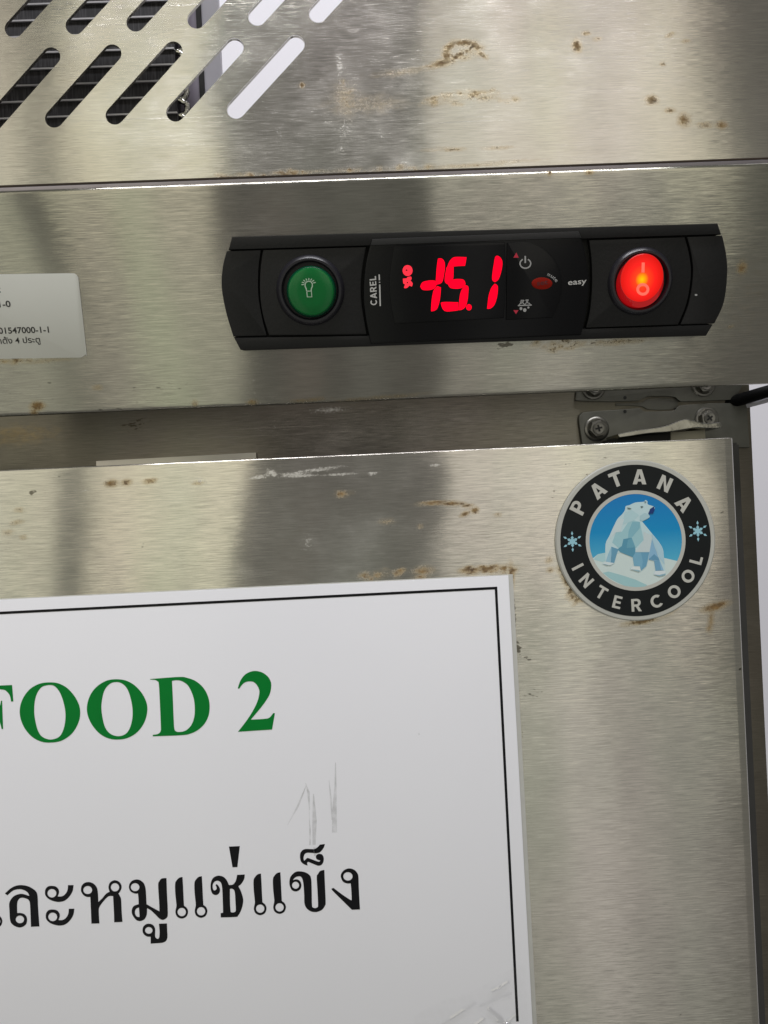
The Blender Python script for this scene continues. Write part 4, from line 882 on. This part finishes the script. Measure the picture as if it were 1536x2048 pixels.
ink('thai_mark', [curve([(1060, 1440), (1115, 1455), (1150, 1505), (1155, 1560), (1155, 1640), (1190, 1672), (1215, 1650), (1222, 1560), (1212, 1440, 1), (1335, 1435, 1), (1340, 1560), (1342, 1650), (1320, 1705), (1270, 1730), (1200, 1738), (1085, 1745, 1), (1085, 1640, 1), (1030, 1635), (980, 1600), (960, 1550), (970, 1490), (1010, 1450)], 5), circ(1056, 1542, 57, 52)], 160, 1660, 7.68, Kk)
ink('thai_letter', [curve([(1030, 690, 1), (1148, 683, 1), (1140, 750), (1100, 820), (1050, 865, 1), (1085, 930), (1115, 1020), (1125, 1090), (1110, 1180), (1080, 1260), (1045, 1315), (1010, 1335), (780, 1343, 1), (778, 1278, 1), (815, 1270, 1), (812, 1150), (805, 950), (795, 850), (775, 800), (735, 780), (690, 790), (660, 830), (655, 880), (670, 925), (695, 925), (715, 905), (712, 870), (700, 850, 1), (715, 832), (745, 860), (768, 910), (760, 960), (730, 992), (695, 998), (655, 980), (630, 930), (622, 870), (630, 800), (660, 740), (710, 708), (760, 702), (820, 720), (870, 770), (905, 845, 1), (960, 840), (1000, 800), (1020, 745)], 5), curve([(920, 905, 1), (955, 902), (985, 925), (998, 980), (1005, 1100), (1010, 1230), (990, 1262), (945, 1265), (930, 1240), (922, 1100)], 4)], 340, 1660, 7.68, Kk)
ink('thai_mark', [[(905, 255), (1072, 247), (1035, 570), (960, 572)]], 340, 1660, 7.68, Kk)
ink('thai_letter', [curve([(460, 635), (540, 650), (605, 690), (632, 750), (640, 900), (645, 1150), (660, 1190), (695, 1200), (730, 1185), (738, 1150), (730, 950), (718, 720), (735, 680), (770, 630), (835, 612, 1), (842, 800), (855, 1100), (845, 1160), (800, 1225), (735, 1255), (690, 1260), (630, 1250), (565, 1205), (530, 1130), (525, 1000), (515, 850), (500, 760), (470, 715), (420, 715), (380, 735), (350, 770, 1), (410, 758), (460, 785), (482, 840), (470, 900), (430, 935), (385, 943), (335, 920), (305, 860), (298, 800), (310, 730), (350, 675), (400, 642)], 5), circ(393, 848, 54, 54)], 540, 1660, 7.68, Kk)
ink('thai_mark', [curve([(765, 225, 1), (843, 215, 1), (825, 270), (780, 330), (730, 355), (650, 352), (570, 350), (530, 375), (515, 430), (525, 475, 1), (560, 440), (580, 430), (640, 450), (720, 480), (755, 487), (775, 466, 1), (740, 460), (712, 438), (705, 405), (725, 375), (765, 366), (805, 382), (825, 430), (820, 490), (790, 535), (745, 548), (700, 535), (640, 510), (585, 490), (570, 515), (580, 545, 1), (530, 530), (480, 490), (462, 430), (465, 360), (500, 310), (550, 292), (620, 293), (690, 290), (740, 255)], 5)], 540, 1660, 7.68, Kk)
ink('thai_letter', [curve([(1220, 590), (1290, 610), (1340, 660), (1358, 720), (1365, 900), (1382, 1220, 1), (1258, 1225, 1), (1100, 1070), (960, 930), (950, 900), (975, 890, 1), (1100, 985), (1220, 1065), (1255, 1080, 1), (1250, 950), (1240, 820, 1), (1180, 820), (1120, 790), (1088, 720), (1100, 660), (1150, 610)], 5), circ(1197, 712, 71, 65)], 540, 1660, 7.68, Kk)
# faint grey scuffs on the laminate
def film_mat(name, col, alpha, rough=0.5):
    m, nt, b = newmat(name); b.inputs['Base Color'].default_value = (*col, 1); b.inputs['Roughness'].default_value = rough
    tc = nt.nodes.new('ShaderNodeTexCoord'); n = nt.nodes.new('ShaderNodeTexNoise'); n.inputs['Scale'].default_value = 400
    nt.links.new(tc.outputs['Object'], n.inputs['Vector']); mr = nt.nodes.new('ShaderNodeMapRange'); mr.inputs[1].default_value = .3; mr.inputs[2].default_value = .7; mr.inputs[3].default_value = alpha * .4; mr.inputs[4].default_value = alpha * 1.3
    nt.links.new(n.outputs['Fac'], mr.inputs[0]); nt.links.new(mr.outputs[0], b.inputs['Alpha']); return m
M['scuff'] = film_mat('grey_scuff', (0.20, 0.20, 0.17), 0.19)
for pts, wd in (([(612, 1572), (596, 1612), (575, 1650)], [2, 4, 1]), ([(611, 1566), (617, 1585), (619, 1620)], [1, 5, 2]), ([(627, 1588), (629, 1640), (628, 1690)], [2, 9, 6]), ([(618, 1620), (620, 1660), (620, 1690)], [1, 3, 3]), ([(671, 1525), (671, 1570), (669, 1620), (669, 1665)], [1.5, 4, 9, 10]), ([(658, 1560), (662, 1600), (664, 1640)], [1, 4, 2]), ([(838, 1466), (838, 1470)], 3), ([(630, 1695), (630, 1712)], [7, 4])):
    ink('scuff', [ribbon(pts, wd)], 0, 0, 1, M['scuff'])

# crinkled clear tape across the sign's lower right corner
def tape_mat():
    m, nt, b = newmat('clear_tape'); N = nt.nodes; L = nt.links
    out = N['Material Output']; tr_ = N.new('ShaderNodeBsdfTransparent'); gl = N.new('ShaderNodeBsdfGlossy'); gl.inputs['Roughness'].default_value = 0.06
    mx = N.new('ShaderNodeMixShader'); cat_ = N.new('ShaderNodeAttribute'); cat_.attribute_name = 'crease'; cm = N.new('ShaderNodeMath'); cm.operation = 'MULTIPLY'; cm.inputs[1].default_value = 0.28; L.new(cat_.outputs['Fac'], cm.inputs[0]); L.new(cm.outputs[0], mx.inputs[0])
    tc = N.new('ShaderNodeTexCoord'); n = N.new('ShaderNodeTexNoise'); n.inputs['Scale'].default_value = 160; n.inputs['Detail'].default_value = 3
    L.new(tc.outputs['Object'], n.inputs['Vector']); bp_ = N.new('ShaderNodeBump'); bp_.inputs['Distance'].default_value = 0.0012; bp_.inputs['Strength'].default_value = 0.25
    L.new(n.outputs['Fac'], bp_.inputs['Height']); L.new(bp_.outputs[0], gl.inputs['Normal'])
    L.new(tr_.outputs[0], mx.inputs[1]); L.new(gl.outputs[0], mx.inputs[2]); L.new(mx.outputs[0], out.inputs['Surface'])
    return m
TP = frame((0, -wS - 0.0003, 0))
ca_, cb_ = at(TP, 830, 2060), at(TP, 1050, 1925)
xs = steps(ca_[0], cb_[0], 0.22 * MM); zs = steps(ca_[1] - .004, cb_[1], 0.22 * MM)
CREASE = [((1000, 1972), (1014, 1963), .8), ((985, 1980), (998, 1974), .7), ((978, 2016), (1002, 2036), 1.0), ((995, 2040), (1018, 2046), .8), ((950, 2048), (966, 2036), .8), ((902, 2034), (926, 2018), .5), ((930, 1980), (985, 1946), .45), ((880, 2050), (950, 2005), .3), ((960, 2010), (1020, 1985), .3), ((1000, 2056), (1030, 2030), .5)]
CR = [(at(TP, *p), at(TP, *q), k) for p, q, k in CREASE]
CV = []; V = []; F = []; idx = {}
for j, z in enumerate(zs):
    for i, x in enumerate(xs):
        hgt = 0.00004 * math.sin(x * 900 + z * 500) * math.sin(z * 700)
        for p, q, k in CR:
            dx, dz_ = q[0] - p[0], q[1] - p[1]; l2 = dx * dx + dz_ * dz_
            t = max(0, min(1, ((x - p[0]) * dx + (z - p[1]) * dz_) / l2)); d = math.hypot(x - p[0] - t * dx, z - p[1] - t * dz_)
            hgt += 0.0008 * k * math.exp(-(d / 0.0006) ** 2)
        idx[i, j] = len(V); V.append((x, -0.0003 - hgt, z)); CV.append(min(1.0, 0.05 + abs(hgt) / 0.0005))
for j in range(len(zs) - 1):
    for i in range(len(xs) - 1):
        u = i / len(xs); vv = j / len(zs)
        if vv < 0.35 + 0.62 * u + 0.03 * math.sin(9 * u): F.append((idx[i, j], idx[i + 1, j], idx[i + 1, j + 1], idx[i, j + 1]))
me = bpy.data.meshes.new('clear_tape'); me.from_pydata(V, [], F); me.update()
ca = me.attributes.new('crease', 'FLOAT', 'POINT'); ca.data.foreach_set('value', CV)
tp = link('clear_tape', me, tape_mat(), None, smooth=True); tp.matrix_world = TP
tag(tp, 'crinkled clear tape over the lower right corner of the paper sign', 'tape')

# ================================================================== cables at the cabinet's top right
CB = frame((0, 0.030, 0))
p0 = at(CB, 1448, 808, .0); p1 = at(CB, 1536, 784, .006); p2 = at(CB, 1640, 750, .006)
def along(a, b, c, y0, n=14):
    out = []
    for i in range(n + 1):
        t = i / n; x = (1 - t) ** 2 * a[0] + 2 * t * (1 - t) * b[0] + t * t * c[0]; z = (1 - t) ** 2 * a[1] + 2 * t * (1 - t) * b[1] + t * t * c[1]
        out.append((x, y0, z))
    return out
r_c = 12.5 / FPX * (DIST + .024)
cab = tube('power_cable', [(x, 0.034 - 0.012 * min(1, i / 5), z) for i, (x, y, z) in enumerate(along(p0, p1, p2, 0))], r_c, M['cable_black'], None, 14); tag(cab, 'thick black cable passing behind the right end of the fascia', 'cable')
q0 = at(CB, 1462, 818, .003); q1 = at(CB, 1536, 800, .003); q2 = at(CB, 1640, 770, .003)
cab2 = tube('grey_conduit', [(x, 0.034 - 0.007 * min(1, i / 5), z) for i, (x, y, z) in enumerate(along(q0, q1, q2, 0))], 6 / FPX * (DIST + .027), M['cable_grey'], None, 12); tag(cab2, 'thin grey conduit just below the black cable beside the cabinet', 'conduit')
